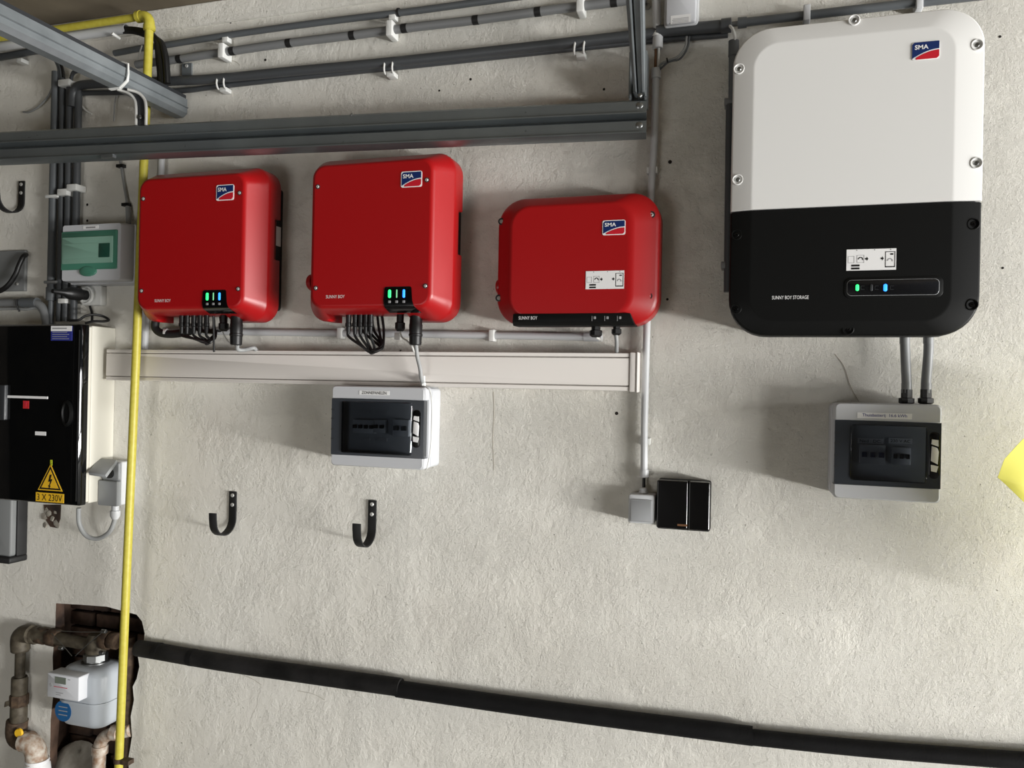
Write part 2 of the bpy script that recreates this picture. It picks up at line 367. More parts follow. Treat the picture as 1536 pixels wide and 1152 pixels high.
# ------------------------------------------------------------------ red inverters with chamfered hoods
def cable_loop(parent, pts, r=.0028, material='cable_black', name='cable'):
    return M().tube(spline(pts, 7), r, 8).build(name, material, parent)
def big_inverter(name, label, x0, x1, z0, z1, notch, word, logo, side_tag):
    """x0..x1 z0..z1 is the hood's widest outline"""
    t = thing(name, label, 'inverter', ((x0+x1)/2, 0, z0), 'red solar inverters')
    yb, ym, yf = -.045, -.098, -.168
    def lay(ins, y, r): return rr(x0+ins, x1-ins, z0+ins*.85, z1-ins*.8, r, y, 7)
    hd = M().loft([lay(0,yb,.055), lay(0,ym,.055), lay(.003,ym-.007,.055), lay(.009,ym-.015,.053), lay(.036,yf+.009,.038), lay(.042,yf+.002,.034), lay(.050,yf,.028)]).build('hood', 'red_paint', t)
    hd['_m'] = 'red_paint'; fz0 = z0+.05*.85
    zc = z0+.019                                                            # underside recess between the two feet
    boolean(hd, M().box(x0+.075, x1-.125, .02, -.3, z0-.05, zc))
    boolean(hd, M().box(x1-.014, x1+.05, .02, -.074, z0+.19, z0+.315))       # grip recess in the right side
    boolean(hd, M().box(x0-.05, x0+.014, .02, -.074, z0+.19, z0+.315))
    M().rbox(x0+.022, x1-.02, z0+.04, z1-.045, -.003, -.052, .01, .002).build('heat_sink', 'black_matt', t)
    if side_tag: M().box(x1-.0205, x1-.0190, -.012, -.040, z0+.24, z0+.30).build('type_plate', 'pure_white', t)
    # face details
    ys = yf+.0005
    for sx, sz in ((x0+.058, z1-.092), (x1-.058, z1-.092), (x0+.058, z0+.090), (x1-.056, z0+.090)):
        M().lathe((sx,ys,sz), (0,-1,0), [(0,.0068),(.0015,.0068),(.0016,.005)], 14).build('screw_washer', 'dark_grey', t); screw(sx, ys-.001, sz, .0046, t)
    badge(*logo, yf-.0002, t)
    # status panel that folds over the lower chamfer
    pc, pt = notch
    pw = .043; yc = -.1400
    def row(a, b, y, z): return [(pc-pw*a,y,z),(pc+pw*b,y,z),(pc+pw*b,y+.03,z),(pc-pw*a,y+.03,z)]
    M().loft([row(.86,.86,yf-.0012,pt), row(.94,.94,yf-.0018,pt-.004), row(1.0,1.0,yf-.0018,fz0+.010), row(.97,1.06,yf-.0018,fz0+.001), row(.95,1.12,yf-.0004,z0+.0357), row(.92,1.20,yf+.0055,z0+.0306), row(.86,1.36,yc,zc+.001)]).build('status_panel', 'black_gloss', t)
    for k, (mt, w) in enumerate((('led_green',.0044),('led_dim',.0018),('led_blue',.0036))):
        lx = pc + (k-1)*.0215 - .003
        M().rbox(lx-w, lx+w, pt-.031, pt-.008, yf, yf-.0032, w*.9, .0008, 3).build('status_light', mt, t)
        M().rbox(lx-.004, lx+.004, pt-.045, pt-.038, yf, yf-.0024, .001, .0003, 2).build('status_icon', 'print_grey', t)
    text('SUNNY BOY', word[0], word[1], word[2], yf-.0004, 'pure_white', t, h=.0090, bold=.0)
    return t, zc, yf
def plug(t, x, y, z, L=.060, r=.0080):
    M().lathe((x,y,z), (0,0,-1), [(0,r),(L*.45,r),(L*.47,r*1.18),(L*.62,r*1.18),(L*.65,r*.85),(L,r*.7)], 12).build('cable_plug', 'cable_black', t)

# inverter beside the yellow gas pipe
X0,X1,Z0,Z1 = -.612,-.150,1.653,2.118
bl = [at(*q,.168) for q in ((325,278),(351,300))]
t1, zc1, yf1 = big_inverter('solar_inverter', 'large red inverter with rounded chamfered hood, nearest the yellow gas pipe', X0,X1,Z0,Z1, (at(322,440,.168).x,at(322,435,.168).z), (at(232,451,.168).x,at(256,451,.168).x,at(244,451,.168).z), (bl[0].x,bl[1].x,bl[1].z,bl[0].z), True)
bl = [at(*q,.168) for q in ((602,258),(633,280))]
X0b,X1b,Z0b,Z1b = -.005,.447,1.651,2.122
t2, zc2, yf2 = big_inverter('solar_inverter', 'tall red inverter with chamfered hood, the middle of the three red ones', X0b,X1b,Z0b,Z1b, (at(597,440,.168).x,at(597,430,.168).z), (at(489,445,.168).x,at(517,445,.168).x,at(503,445,.168).z), (bl[0].x,bl[1].x,bl[1].z,bl[0].z), False)

def cables_under(t, zc, pxs, bottom, y=-.10):
    n = len(pxs)
    for k, px in enumerate(pxs):
        p0 = at(px, 474, .10); x = p0.x
        plug(t, x, y, zc+.004)
        e = at(bottom[0]+ (k-n/2)*2.0, bottom[1]+(k%3)*2-2, .10); e2 = at(bottom[2]+k*1.2, bottom[3]-(k%3)*3, .07)
        cable_loop(t, [(x,y,zc-.045), (x+.002,y-.002,zc-.062), (x*.35+e.x*.65+(-.006 if k%2 else .0), y-.006+.004*k, (zc-.06)*.35+e.z*.65), e, (e.x*.5+e2.x*.5+.008, y+.014, e.z*.5+e2.z*.5-.002), e2, (x+.02,-.055,zc-.04), (x+.01,-.05,zc+.01)], .0040)
cables_under(t1, zc1, (273,281,291,300,310), (312,514,320,500))
cables_under(t2, zc2, (523,533,541,549,556), (558,528,570,520))
# flexible hose at the left foot of the first inverter, antenna rod, glands and elbow plug
def gland(t, px, py0, py1, d, rpx, name='cable_gland', material='cable_black'):
    a, b = at(px,py0,d), at(px,py1,d); L = a.z-b.z; r = rpx*pxm(px,py0,d)
    M().lathe((a.x,-d,a.z), (0,0,-1), [(-.006,r*.72),(L*.45,r*.72),(L*.5,r),(L*.85,r),(L,r*.6)], 8).build(name, material, t)
def elbow_plug(t, px, py0, py1, d, rpx):
    a, b = at(px,py0,d), at(px,py1,d); L = a.z-b.z; r = rpx*pxm(px,py0,d)
    M().lathe((a.x,-d,a.z), (0,0,-1), [(-.004,r*.9),(L*.28,r*.95),(L*.3,r),(L*.6,r*.96),(L*.62,r*1.04),(L*.68,r*1.04),(L*.7,r*.95),(L*.97,r*.9),(L,r*.7)], 18).build('round_connector', 'cable_black', t)
gland(t1, 336, 474, 497, .10, 7.5); elbow_plug(t1, 355, 473, 518, .11, 9.5)
gland(t2, 600.5, 472, 497, .10, 8); elbow_plug(t2, 624, 474, 518, .11, 10)
M().tube([at(320,474,.12), at(321,528,.12)], .0032, 10).build('antenna_rod', 'black_matt', t1)
M().tube(spline([at(234,478,.07), at(233,492,.07), at(243,500,.07), at(262,501,.07), at(285,497,.065)]), .0125, 12).build('flexible_hose', 'black_matt', t1)
pa = at(250,499,.07); M().lathe(pa-Vector((.004,0,0)), (1,0,0), [(0,.0135),(.008,.0135)], 14).build('hose_tie', 'clip_white', t1)
M().tube(spline([at(334,497,.10), at(336,503,.095), at(342,512,.09), at(350,518,.085)]), .0022, 8).build('data_cable', 'cable_white', t1)
M().tube(spline([at(356,517,.11), at(357,524,.10), at(366,525,.085), at(380,522,.07), at(385,526,.05)]), .0062, 10).build('power_cable', 'cable_grey', t1)
M().tube(spline([at(600,497,.10), at(603,506,.10), at(611,512,.10), at(618,520,.095), at(621,528,.07)]), .0026, 8).build('data_cable', 'cable_white', t2)
M().rbox(at(598,0,.10).x, at(606,0,.10).x, at(600,509,.10).z, at(600,498,.10).z, -.07, -.085, .001, .001).build('cable_tag', 'clip_white', t2)
M().tube(spline([at(624,517,.11), at(626,535,.105), at(630,552,.10), at(632,568,.09), at(634,573,.075)]), .0058, 10).build('power_cable', 'cable_grey', t2)
# rotary isolator peeping out of the left side of the second inverter
pa = at(463,424,.10); M().lathe((X0b+.01,-.10,pa.z), (-1,0,0), [(0,.024),(.010,.024),(.015,.020)], 18).build('isolator_knob', 'red_paint', t2)

# small wide inverter
x0,x1,z0,z1 = .570,1.011,1.638,1.985
t3 = thing('solar_inverter', 'small wide red inverter with black bottom strip and white sticker', 'inverter', ((x0+x1)/2,0,z0), 'red solar inverters')
def lay3(a, y, r): return rr(x0+a*.9, x1-a*1.35, z0+a*.45, z1-a*.6, r, y, 9)
h3 = M().loft([lay3(0,-.03,.075), lay3(0,-.083,.075), lay3(.002,-.088,.075), lay3(.008,-.094,.074), lay3(.044,-.118,.058), lay3(.052,-.121,.052), lay3(.060,-.122,.046)]).build('hood', 'red_paint', t3, angle=60, weighted=True)
M().rbox(x0+.012, x1-.012, z0+.012, z1-.012, -.002, -.032, .065, .002, 8).build('back_shell', 'black_matt', t3)
for (px,py) in ((752,332),(748,447),(977,322),(973,444)):
    c = at(px,py,.098); M().lathe((c.x,-.094,c.z), (0,-1,0), [(0,.0095),(.004,.0095),(.0042,.007),(.002,.0065)], 16).build('screw_washer', 'dark_grey', t3); screw(c.x, -.0955, c.z, .0056, t3)
bl = [at(*q,.122) for q in ((904,331),(938,352))]; badge(bl[0].x,bl[1].x,bl[1].z,bl[0].z,-.1222,t3)
bl = [at(*q,.122) for q in ((879,407),(936,433))]; qr_label(bl[0].x,bl[1].x,bl[1].z,bl[0].z,-.1222,t3)
s0,s1,s2,s3 = [at(*q,.122) for q in ((770,471),(945,470),(952,487),(769,486))]
M().loft([[(s0.x,-.1245,s0.z),(s1.x,-.1245,s0.z),(s1.x,-.09,s0.z),(s0.x,-.09,s0.z)],[(s0.x-.002,-.1235,z0+.008),(s1.x+.008,-.1235,z0+.008),(s1.x+.008,-.08,z0+.008),(s0.x-.002,-.08,z0+.008)],[(s0.x-.003,-.112,z0-.002),(s1.x+.012,-.112,z0-.002),(s1.x+.012,-.06,z0-.002),(s0.x-.003,-.06,z0-.002)]]).build('bottom_strip', 'black_plastic', t3, bevel=.001)
a, b = at(778,477,.1245), at(806,477,.1245); text('SUNNY BOY', a.x, b.x, a.z, -.1249, 'pure_white', t3, h=.0090, bold=.0)
for px in (888,907,926):
    a = at(px,478,.1245); M().box(a.x-.0006,a.x+.0006,-.1240,-.1248,a.z-.006,a.z+.007).build('status_mark', 'print_grey', t3); M().rbox(a.x+.004,a.x+.010,a.z-.001,a.z+.006,-.1240,-.1248,.001,.0002,2).build('status_icon', 'print_grey', t3)
gland(t3, 894, 486, 506, .075, 9.5); gland(t3, 925, 485, 503, .075, 7.5)
M().tube(spline([at(924,502,.075), at(925,512,.07), at(925,528,.05)]), .0052, 10).build('power_cable', 'cable_grey', t3)
M().tube(spline([at(894,505,.075), at(898,508,.06), at(901,510,.04)]), .004, 10).build('data_cable', 'cable_white', t3)
pa = at(741,430,.075); M().lathe((x0+.012,-.07,pa.z), (-1,0,0), [(0,.022),(.012,.022),(.017,.018)], 18).build('isolator_knob', 'red_paint', t3)

# ------------------------------------------------------------------ white and black battery inverter
x0,x1,z0,z1 = 1.188,1.7300,1.606,2.346
ts = thing('battery_inverter', 'large battery inverter with white upper cover and black lower cover', 'inverter', ((x0+x1)/2,0,z0))
zs = (at(1097,316,.19).z + at(1472,297,.19).z)/2
R_ = .088
def cov(a, y, za, zb, r): return rr(x0+a[0], x1-a[1], za, zb, r, y, 9)
e = .0015
M().loft([cov((0,0),-.11,zs+e,z1,(e,e,R_,R_)), cov((0,0),-.158,zs+e,z1,(e,e,R_,R_)), cov((.001,.001),-.164,zs+e,z1-.001,(e,e,R_,R_)), cov((.004,.004),-.168,zs+e,z1-.004,(e,e,R_-.002,R_-.002)), cov((.046,.058),-.1765,zs+e,z1-.04,(e,e,.06,.06)), cov((.052,.064),-.1775,zs+e,z1-.046,(e,e,.055,.055))]).build('upper_cover', 'white_paint', ts, angle=60, weighted=True)
M().loft([cov((0,0),-.11,z0,zs-e,(R_,R_,e,e)), cov((0,0),-.152,z0,zs-e,(R_,R_,e,e)), cov((.001,.001),-.160,z0+.001,zs-e,(R_,R_,e,e)), cov((.005,.005),-.165,z0+.005,zs-e,(R_-.002,R_-.002,e,e)), cov((.046,.058),-.1735,z0+.03,zs-e,(.06,.06,e,e)), cov((.052,.064),-.1745,z0+.036,zs-e,(.055,.055,e,e))]).build('lower_cover', 'black_plastic', ts, angle=60, weighted=True)
M().loft([rr(x0+.012,x1-.012,z0+.012,z1-.012,.078,y,8) for y in (-.004,-.115)]).build('chassis', 'dark_grey', ts)
for (px,py) in ((1108.5,104),(1106.5,270),(1281,31),(1465,68),(1464,245),(1275,320),(1460,336),(1105,352),(1104,463),(1458,457),(1272,494)):
    c = at(px,py,.168); wt = py < 300
    M().lathe((c.x,-.1665 if wt else -.163,c.z), (0,-1,0), [(0,.0130),(.0060,.0130),(.0068,.0122),(.0068,.0108),(.0030,.0098)], 20).build('screw_cup', 'white_paint' if wt else 'black_plastic', ts)
    screw(c.x, -.1690 if wt else -.1655, c.z, .0060, ts, 'steel' if wt else 'black_gloss')
bl = [at(*q,.178) for q in ((1368,64.5),(1409,87))]; badge(bl[0].x,bl[1].x,bl[1].z,bl[0].z,-.1776,ts,False)
bl = [at(*q,.175) for q in ((1270,374.5),(1344,404.5))]; qr_label(bl[0].x,bl[1].x,bl[1].z,bl[0].z,-.1746,ts)
a, b = at(1158,446.5,.175), at(1213,446.5,.175); text('SUNNY BOY STORAGE', a.x, b.x, a.z, -.1750, 'pure_white', ts, h=.0085, bold=.0)
dx0,dx1,dz0,dz1 = rect((1266,417),(1415,413),(1415,445),(1266,449),.175)
dp = M().rbox(dx0,dx1,dz0,dz1,-.172,-.1758,.014,.0012,6).build('display_bar', 'black_plastic', ts)
M().rbox(dx0+.006,dx1-.008,dz0+.006,dz1-.006,-.175,-.1763,.010,.0004,6).build('display_line', 'switch_grey', dp)
M().rbox(dx0+.0068,dx1-.0088,dz0+.0068,dz1-.0068,-.175,-.1767,.0094,.0004,6).build('display_glass', 'dark_screen', dp)
for px, mt, w, hh in ((1286,'led_green',.0036,.0075),(1307,'dark_grey',.0028,.008),(1328,'led_blue',.0040,.0085)):
    c = at(px,431.5,.177); M().rbox(c.x-w,c.x+w,c.z-hh,c.z+hh,-.1766,-.1780,w*.95,.0006,4).build('status_light', mt, dp)
for px in (1294,1315,1338):
    c = at(px,431.5,.177); m_ = M(); m_.box(c.x-.004,c.x+.004,-.1766,-.1770,c.z+.0035,c.z+.0045); m_.box(c.x-.004,c.x+.004,-.1766,-.1770,c.z-.0045,c.z-.0035); m_.box(c.x-.004,c.x-.003,-.1766,-.1770,c.z-.004,c.z+.004); m_.build('status_icon', 'dark_grey', dp)

# ------------------------------------------------------------------ distribution boxes with smoked doors
def enclosure(label, fr, depth, wz, inner, latch, tagrect, tagtext, name='distribution_box', breakers=()):
    x0,x1,z0,z1 = fr
    t = thing(name, label, 'fuse box', ((x0+x1)/2,0,z0), 'small distribution boxes with smoked doors')
    w0, w1 = wz
    M().rbox(x0-.003,x1+.003,z0+.002,z1-.002,-.001,-depth*.55,.012,.002).build('back_box', 'light_grey', t)
    M().rbox(x0,x1,z0,z1,-depth*.55,-depth+.034,.010,.001).build('base_frame', 'light_grey', t)
    def bar(za, zb, rs):
        M().loft([rr(x0,x1,za,zb,rs,-depth+.036,4), rr(x0,x1,za,zb,rs,-depth+.006,4), rr(x0+.004,x1-.004,za+(.003 if rs[0]>.002 else 0),zb-(.003 if rs[2]>.002 else 0),rs,-depth,4)]).build('cover_bar', 'light_grey', t)
    bar(w1+.001, z1, (.001,.001,.010,.010)); bar(z0, w0-.001, (.010,.010,.001,.001))
    M().box(x0+.004,x1-.004,-depth+.0345,-depth+.030,w0+.002,w1-.002).build('breaker_cover', 'switch_grey', t)
    # door: frame, raised smoked pane, latch
    ix0,ix1,iz0,iz1 = inner
    door = M(); 
    for (a,b,c,d) in ((x0+.002,ix0,w0,w1),(ix1,x1-.001,w0,w1),(ix0,ix1,w0,iz0),(ix0,ix1,iz1,w1)): door.box(a,b,-depth+.006,-depth-.0015,c,d)
    dr = door.build('door', 'window_frame_dark', t)
    M().loft([rr(ix0-.002,ix1+.002,iz0-.002,iz1+.002,.009,y,5) if y > -depth-.004 else rr(ix0+.001,ix1-.001,iz0+.001,iz1-.001,.008,y,5) for y in (-depth-.001,-depth-.0045,-depth-.0052)]).build('pane', 'smoked', dr)
    lx0,lx1,lz0,lz1 = latch
    M().rbox(lx0,lx1,lz0,lz1,-depth-.001,-depth-.0030,(lx1-lx0)*.45,.0008,5).build('latch_slot', 'black_gloss', dr)
    lh = lz1-lz0; cx = (lx0+lx1)/2; lw = (lx1-lx0)
    M().prism([(cx-lw*.36,lz0+lh*.38),(cx+lw*.28,lz0+lh*.31),(cx+lw*.36,lz0+lh*.58),(cx+lw*.24,lz0+lh*.66),(cx-lw*.30,lz0+lh*.70)], -depth-.002, -depth-.006).build('latch', 'pure_white', dr, bevel=.0008)
    M().prism([(cx-lw*.34,lz0+lh*.74),(cx+lw*.34,lz0+lh*.69),(cx+lw*.32,lz0+lh*.83),(cx-lw*.28,lz0+lh*.84)], -depth-.002, -depth-.005).build('latch', 'pure_white', dr)
    M().prism([(cx-lw*.32,lz0+lh*.16),(cx+lw*.20,lz0+lh*.14),(cx+lw*.36,lz0+lh*.27),(cx-lw*.36,lz0+lh*.30)], -depth-.002, -depth-.005).build('latch', 'pure_white', dr)
    for k in (0.28,0.45,.64,.80):                                            # hinge gaps on the left edge
        zz = w0+(w1-w0)*k; M().box(x0+.001,x0+.010,-depth-.001,-depth-.0022,zz-.0012,zz+.0012).build('hinge_gap', 'black_matt', dr)
    for (a,b,c,d,sw,n) in breakers:
        br = M().rbox(a,b,c,d,-depth+.031,-depth+.016,.001,.001).build('circuit_breaker', 'breaker_grey', t)
        for k in range(n):
            wx = (b-a)/n; M().box(a+wx*(k+.22),a+wx*(k+.78),-depth+.017,-depth+.008,c+(d-c)*.36,c+(d-c)*.62).build('toggle', sw, br)
    tx0,tx1,tz0,tz1 = tagrect
    lb = M().box(tx0,tx1,-depth+.0005,-depth-.0008,tz0,tz1).build('name_label', 'pure_white', t)
    text(tagtext, tx0+(tx1-tx0)*.09, tx1-(tx1-tx0)*.09, (tz0+tz1)/2, -depth-.0012, 'label_blue' if 'kWh' in tagtext else 'print_black', lb, h=(tz1-tz0)*.70, bold=.004)
    return t, dr
D = .11
def X(px,py,d=D): return at(px,py,d).x
def Z(px,py,d=D): return at(px,py,d).z
fr = (.077,.370,1.2325,1.465)
tz, _ = enclosure('fuse box with white ZONNEPANELEN label under the white trunking', fr, D, ((Z(494,681)+Z(637,688))/2, (Z(497,598)+Z(638,600))/2),
    rect((514,603),(618,604),(617,683),(512,678),D), rect((620,615),(632,615),(630,672),(618,671),D), rect((539,586),(584,586),(584,593),(539,592),D), 'ZONNEPANELEN',
    breakers=[(X(525,640),X(558,640),Z(540,650),Z(540,630),'black_plastic',4),(X(556,640),X(574,640),Z(565,650),Z(565,630),'black_plastic',2),(X(585,640),X(609,640),Z(597,655),Z(597,630),'dark_grey',2)])
for zz, nx in ((Z(560,618),5),(Z(560,660),4)):
    for k in range(2): 
        a = X(535+k*26,640); M().box(a,a+.028,-D+.0305,-D+.0285,zz-.004,zz+.004).build('circuit_label', 'print_grey', tz)
gland(tz, 635, 567, 581, .07, 4.5, 'cable_gland', 'clip_white')
M().tube(spline([at(636,580,.09), at(641,582,.112), at(646,590,.112), at(648,620,.1105), at(646,670,.110), at(641,700,.112), at(638,705,.111)]), .0016, 6).build('thin_cable', 'cable_white', tz)
M().tube(spline([at(636,580,.085), at(650,581,.06), at(657,582,.03)]), .0014, 6).build('thin_cable', 'cable_grey', tz)
fr = (1.437,1.669,1.2205,1.450)
tb, _ = enclosure('fuse box labelled Thuisbatterij hanging below the battery inverter', fr, D, ((Z(1251,726)+Z(1411,733))/2, (Z(1252,630)+Z(1412,634.5))/2),
    rect((1276,637),(1390,641),(1388,725),(1276,718),D), rect((1394,647),(1410,649),(1409,719),(1393,717),D), rect((1286,618),(1368,621),(1368,629),(1286,627),D), 'Thuisbatterij  16.6 kWh',
    breakers=[(X(1291,680),X(1330,680),Z(1310,697),Z(1310,668),'breaker_blue',3),(X(1340,680),X(1368,680),Z(1354,698),Z(1354,672),'dark_grey',3)])
for a, b, s in ((1289,1328,'Ned : DC.'),(1336,1372,'230 V AC')):
    lb = M().box(X(a,660),X(b,660),-D+.0305,-D+.0285,Z(a,666),Z(a,658)).build('circuit_label', 'breaker_grey', tb); text(s, X(a+3,660), X(b-3,660), (Z(a,666)+Z(a,658))/2, -D+.0280, 'print_black', lb, h=.007)
gland(tb, 1360, 588, 607, .055, 11); gland(tb, 1389, 588, 607, .055, 11)
for k, (xa, xb, w) in enumerate(((1357,1360,'left'),(1393,1389,'right'))):
    c = thing('conduit', 'grey pipe into the lower fuse box, %s of the pair' % ('left' if k == 0 else 'right'), 'conduit', at(xb,592,.055), 'pipes below the battery inverter')
    P = [at(xa,498,.055), at(xa+(1 if k==0 else -.5),530,.055), at(xb,575,.055), at(xb,589,.055)]
    M().tube(spline(P,5), 7*pxm(1370,550,.055), 14).build('pipe', 'pvc_mid', c)
    for py in (508,582):
        pz = at(xa+(xb-xa)*(py-498)/91,py,.055); M().lathe(pz+Vector((0,0,.012)), (0,0,-1), [(0,7.6*.00155),(.024,7.6*.00155)], 16).build('sleeve', 'pvc_mid', c)
    c['_o']

# ------------------------------------------------------------------ white trunking and the conduit behind the inverters
x0,x1,z0,z1 = -.79,.958,1.466,1.567
tt = thing('cable_trunking', 'long white plastic cable trunking running under the red inverters', 'trunking', ((x0+x1)/2,0,z0))
M().rbox(x0,x1-.022,z0,z1,-.001,-.048,.002,.001).build('base_channel', 'trunk_white', tt)
M().rbox(x0,x1-.024,z0+.014,z1-.013,-.046,-.060,.002,.002).build('lid', 'trunk_white', tt)
M().rbox(x0,x1-.024,z1-.011,z1,-.046,-.0595,.002,.002).build('edge_strip', 'trunk_white', tt); M().rbox(x0,x1-.024,z0,z0+.012,-.046,-.0595,.002,.002).build('edge_strip', 'trunk_white', tt)
ec = M().rbox(x1-.023,x1-.006,z0-.002,z1+.002,-.001,-.0625,.003,.002); ec.rbox(x1-.0055,x1,z0-.003,z1+.003,-.001,-.0645,.003,.002); ec.build('end_cap', 'trunk_white', tt)
tg = thing('conduit', 'light grey horizontal conduit running behind the red inverters above the white trunking', 'conduit', at(570,506,.012))
M().tube([at(245,496,.012), at(380,498.5,.012), at(640,501.5,.012), at(880,505.5,.012)], .0105, 14).build('pipe', 'pvc_light', tg)
M().tube([at(876,505.4,.012), at(903,506,.012)], .0120, 14).build('sleeve', 'pvc_light', tg)
for px, py in ((739,503.5),(512,500)):
    c = at(px,py,.012); M().rbox(c.x-.008,c.x+.008,c.z-.017,c.z+.017,-.001,-.027,.003,.002).build('pipe_clip', 'clip_white', tg)
tv = thing('conduit', 'pale grey upright conduit half hidden behind the yellow gas pipe', 'conduit', at(217,522,.02))
M().tube([at(243,225,.02), at(241,260,.02), at(219,455,.02), at(217,524,.02)], 5*pxm(230,300,.02), 14).build('pipe', 'pvc_light', tv)

# ------------------------------------------------------------------ upright grey conduit with switch and sockets
tf = thing('conduit', 'long light grey upright conduit ending above the grey wall switch', 'conduit', at(966,716,.02))
fp = [(984,104),(981,220),(976,300),(970,500),(966.5,640),(966,716)]
M().tube([at(*q,.02) for q in fp], 5.4*pxm(975,300,.02), 16).build('pipe', 'pvc_light', tf)
c = at(984,110,.02); M().lathe(c+Vector((0,0,.012)), (0,0,-1), [(0,.0128),(.026,.0128)], 16).build('sleeve', 'pvc_light', tf)
c = at(966.2,710,.02); M().lathe(c+Vector((0,0,.010)), (0,0,-1), [(0,.0122),(.020,.0122)], 16).build('sleeve', 'pvc_light', tf)
for px, py in ((967,662),(978,255)):
    c = at(px,py,.02); M().rbox(c.x-.0145,c.x+.0145,c.z-.009,c.z+.009,-.001,-.023,.002,.002).build('pipe_clip', 'clip_white', tf)
M().tube([at(966,714,.02), at(965.5,738,.02)], .0042, 10).build('cable', 'cable_black', tf)
tu = thing('conduit', 'short whitish conduit stub coming down from the top beside the grey junction box', 'conduit', at(987,73,.03))
M().tube([at(982,-40,.035), at(984,0,.035), at(987,72,.03)], 6.2*pxm(985,40,.03), 16).build('pipe', 'pvc_light', tu)
c = at(986.5,64,.03); M().lathe(c+Vector((0,0,.018)), (0,0,-1), [(0,.0138),(.034,.0138)], 16).build('sleeve', 'pvc_light', tu)
c = at(985,52,.03); m_ = M(); m_.lathe(c+Vector((0,0,.006)), (0,0,-1), [(0,.0148),(.012,.0148)], 16); m_.rbox(c.x-.034,c.x-.010,c.z-.008,c.z+.008,-.012,-.034,.003,.002); m_.build('pipe_clip', 'clip_white', tu)
M().tube([at(984,70,.03), at(983,104,.02)], .004, 8).build('wire', 'wire_brown', tu); M().tube([at(988,70,.032), at(987,104,.022)], .0036, 8).build('wire', 'cable_white', tu)
M().tube(spline([at(1030,55,.03), at(1028,70,.035), at(1018,84,.035), at(1003,91,.035), at(992,96,.03), at(988,104,.024)]), .0032, 8).build('wire', 'cable_grey', tu)
M().tube(spline([at(1034,55,.03), at(1031,72,.035), at(1020,88,.035), at(1003,93,.035), at(990,104,.024)]), .0028, 8).build('wire', 'pvc_grey', tu)
c = at(1001,91,.035); M().lathe(c-Vector((.002,0,0)), (1,0,.2), [(0,.007),(.004,.007)], 10).build('cable_tie', 'cable_black', tu)

x0,x1,z0,z1 = rect((943,741),(982,743),(982,787),(942,784),.05)
w = thing('light_switch', 'square grey surface switch below the upright conduit', 'switch', ((x0+x1)/2,0,z0))
M().rbox(x0,x1,z0,z1,-.001,-.050,.006,.003).build('housing', 'pvc_light', w)
M().loft([rr(x0+.006,x1-.007,z0+.005,z1-.013,.002,-.049,3), rr(x0+.006,x1-.007,z0+.005,z1-.013,.002,-.0535,3), rr(x0+.008,x1-.009,z0+.007,z1-.015,.002,-.0545,3)]).build('rocker', 'switch_grey', w)
c = at(965,742,.022); M().lathe((c.x,-.022,z1-.002), (0,0,1), [(0,.0125),(.008,.0125),(.009,.0105),(.016,.0105),(.018,.008)], 16).build('cable_entry', 'pvc_light', w)
x0,x1,z0,z1 = rect((985,720),(1066,724),(1064,799),(984,795),.055)
w = thing('double_socket', 'glossy black double wall socket with hinged lids next to the grey switch', 'socket', ((x0+x1)/2,0,z0))
M().rbox(x0,x1,z0,z1,-.001,-.038,.006,.003).build('housing', 'black_plastic', w)
xs_ = at(1032,760,.055).x
def lid(a, b): 
    M().rbox(a,b,z0+.005,z1,-.037,-.056,.004,.003).build('lid', 'black_gloss', w, angle=60, weighted=True)
lid(x0+.001, xs_-.0012); lid(xs_+.0012, x1-.001)
a, b = at(1016,787,.056), at(1031,788,.056); M().box(a.x,b.x,-.050,-.0566,a.z-.003,a.z+.002).build('finger_tab', 'wire_brown', w)

# ------------------------------------------------------------------ conduits along the top of the wall
def tape(t, px, py, d, r, w=.018):
    c = at(px,py,d); M().lathe(c-Vector((w/2,0,0)), (1,0,0), [(0,r*1.05),(w,r*1.05)], 16).build('tape_band', 'black_matt', t)
ca = thing('conduit', 'uppermost thin grey conduit along the top of the wall', 'conduit', at(400,50,.02), 'grey conduits along the top of the wall')
M().tube(spline([at(172,80,.022), at(217,71.5,.022), at(246,68,.022), at(340,53,.022), at(470,35,.022), at(592,20,.022), at(640,14,.022), at(763,-3,.022), at(800,-8,.022)],4), 4.8*pxm(400,45,.02), 14).build('pipe', 'pvc_grey', ca)
for px, py in ((340,54),(590,20)):
    c = at(px,py,.02); M().rbox(c.x-.011,c.x+.011,c.z-.022,c.z-.006,-.009,-.030,.002,.002).build('pipe_clip', 'clip_white', ca)
tape(ca, 598, 18.5, .022, .0118, .006)
cb = thing('conduit', 'grey conduit with black tape bands and square white clips', 'conduit', at(550,55,.025), 'grey conduits along the top of the wall')
M().tube(spline([at(205,97,.025), at(251,91,.025), at(349,76.5,.025), at(434,64.5,.025), at(529,53,.025), at(607,42.5,.025), at(714,30,.025), at(807,17.5,.025), at(921,3,.025), at(970,-3,.025)],4), 6.3*pxm(560,50,.025), 16).build('pipe', 'pvc_mid', cb)
for px, py in ((270,88.5),(349,76.5),(434,64.5),(529,53),(607,42.5),(714,30),(807,17.5),(921,3)): tape(cb, px, py, .025, 6.3*pxm(560,50,.025))
for px, py in ((337,78),(588,45),(872,9)):
    c = at(px,py,.025); M().rbox(c.x-.010,c.x+.010,c.z-.025,c.z+.021,-.002,-.047,.003,.002).build('pipe_clip', 'clip_white', cb)
cc = thing('conduit', 'thick dark grey conduit held by paired white hoop clamps', 'conduit', at(600,98,.03), 'grey conduits along the top of the wall')
zc_ = 2.426; ra = .0145
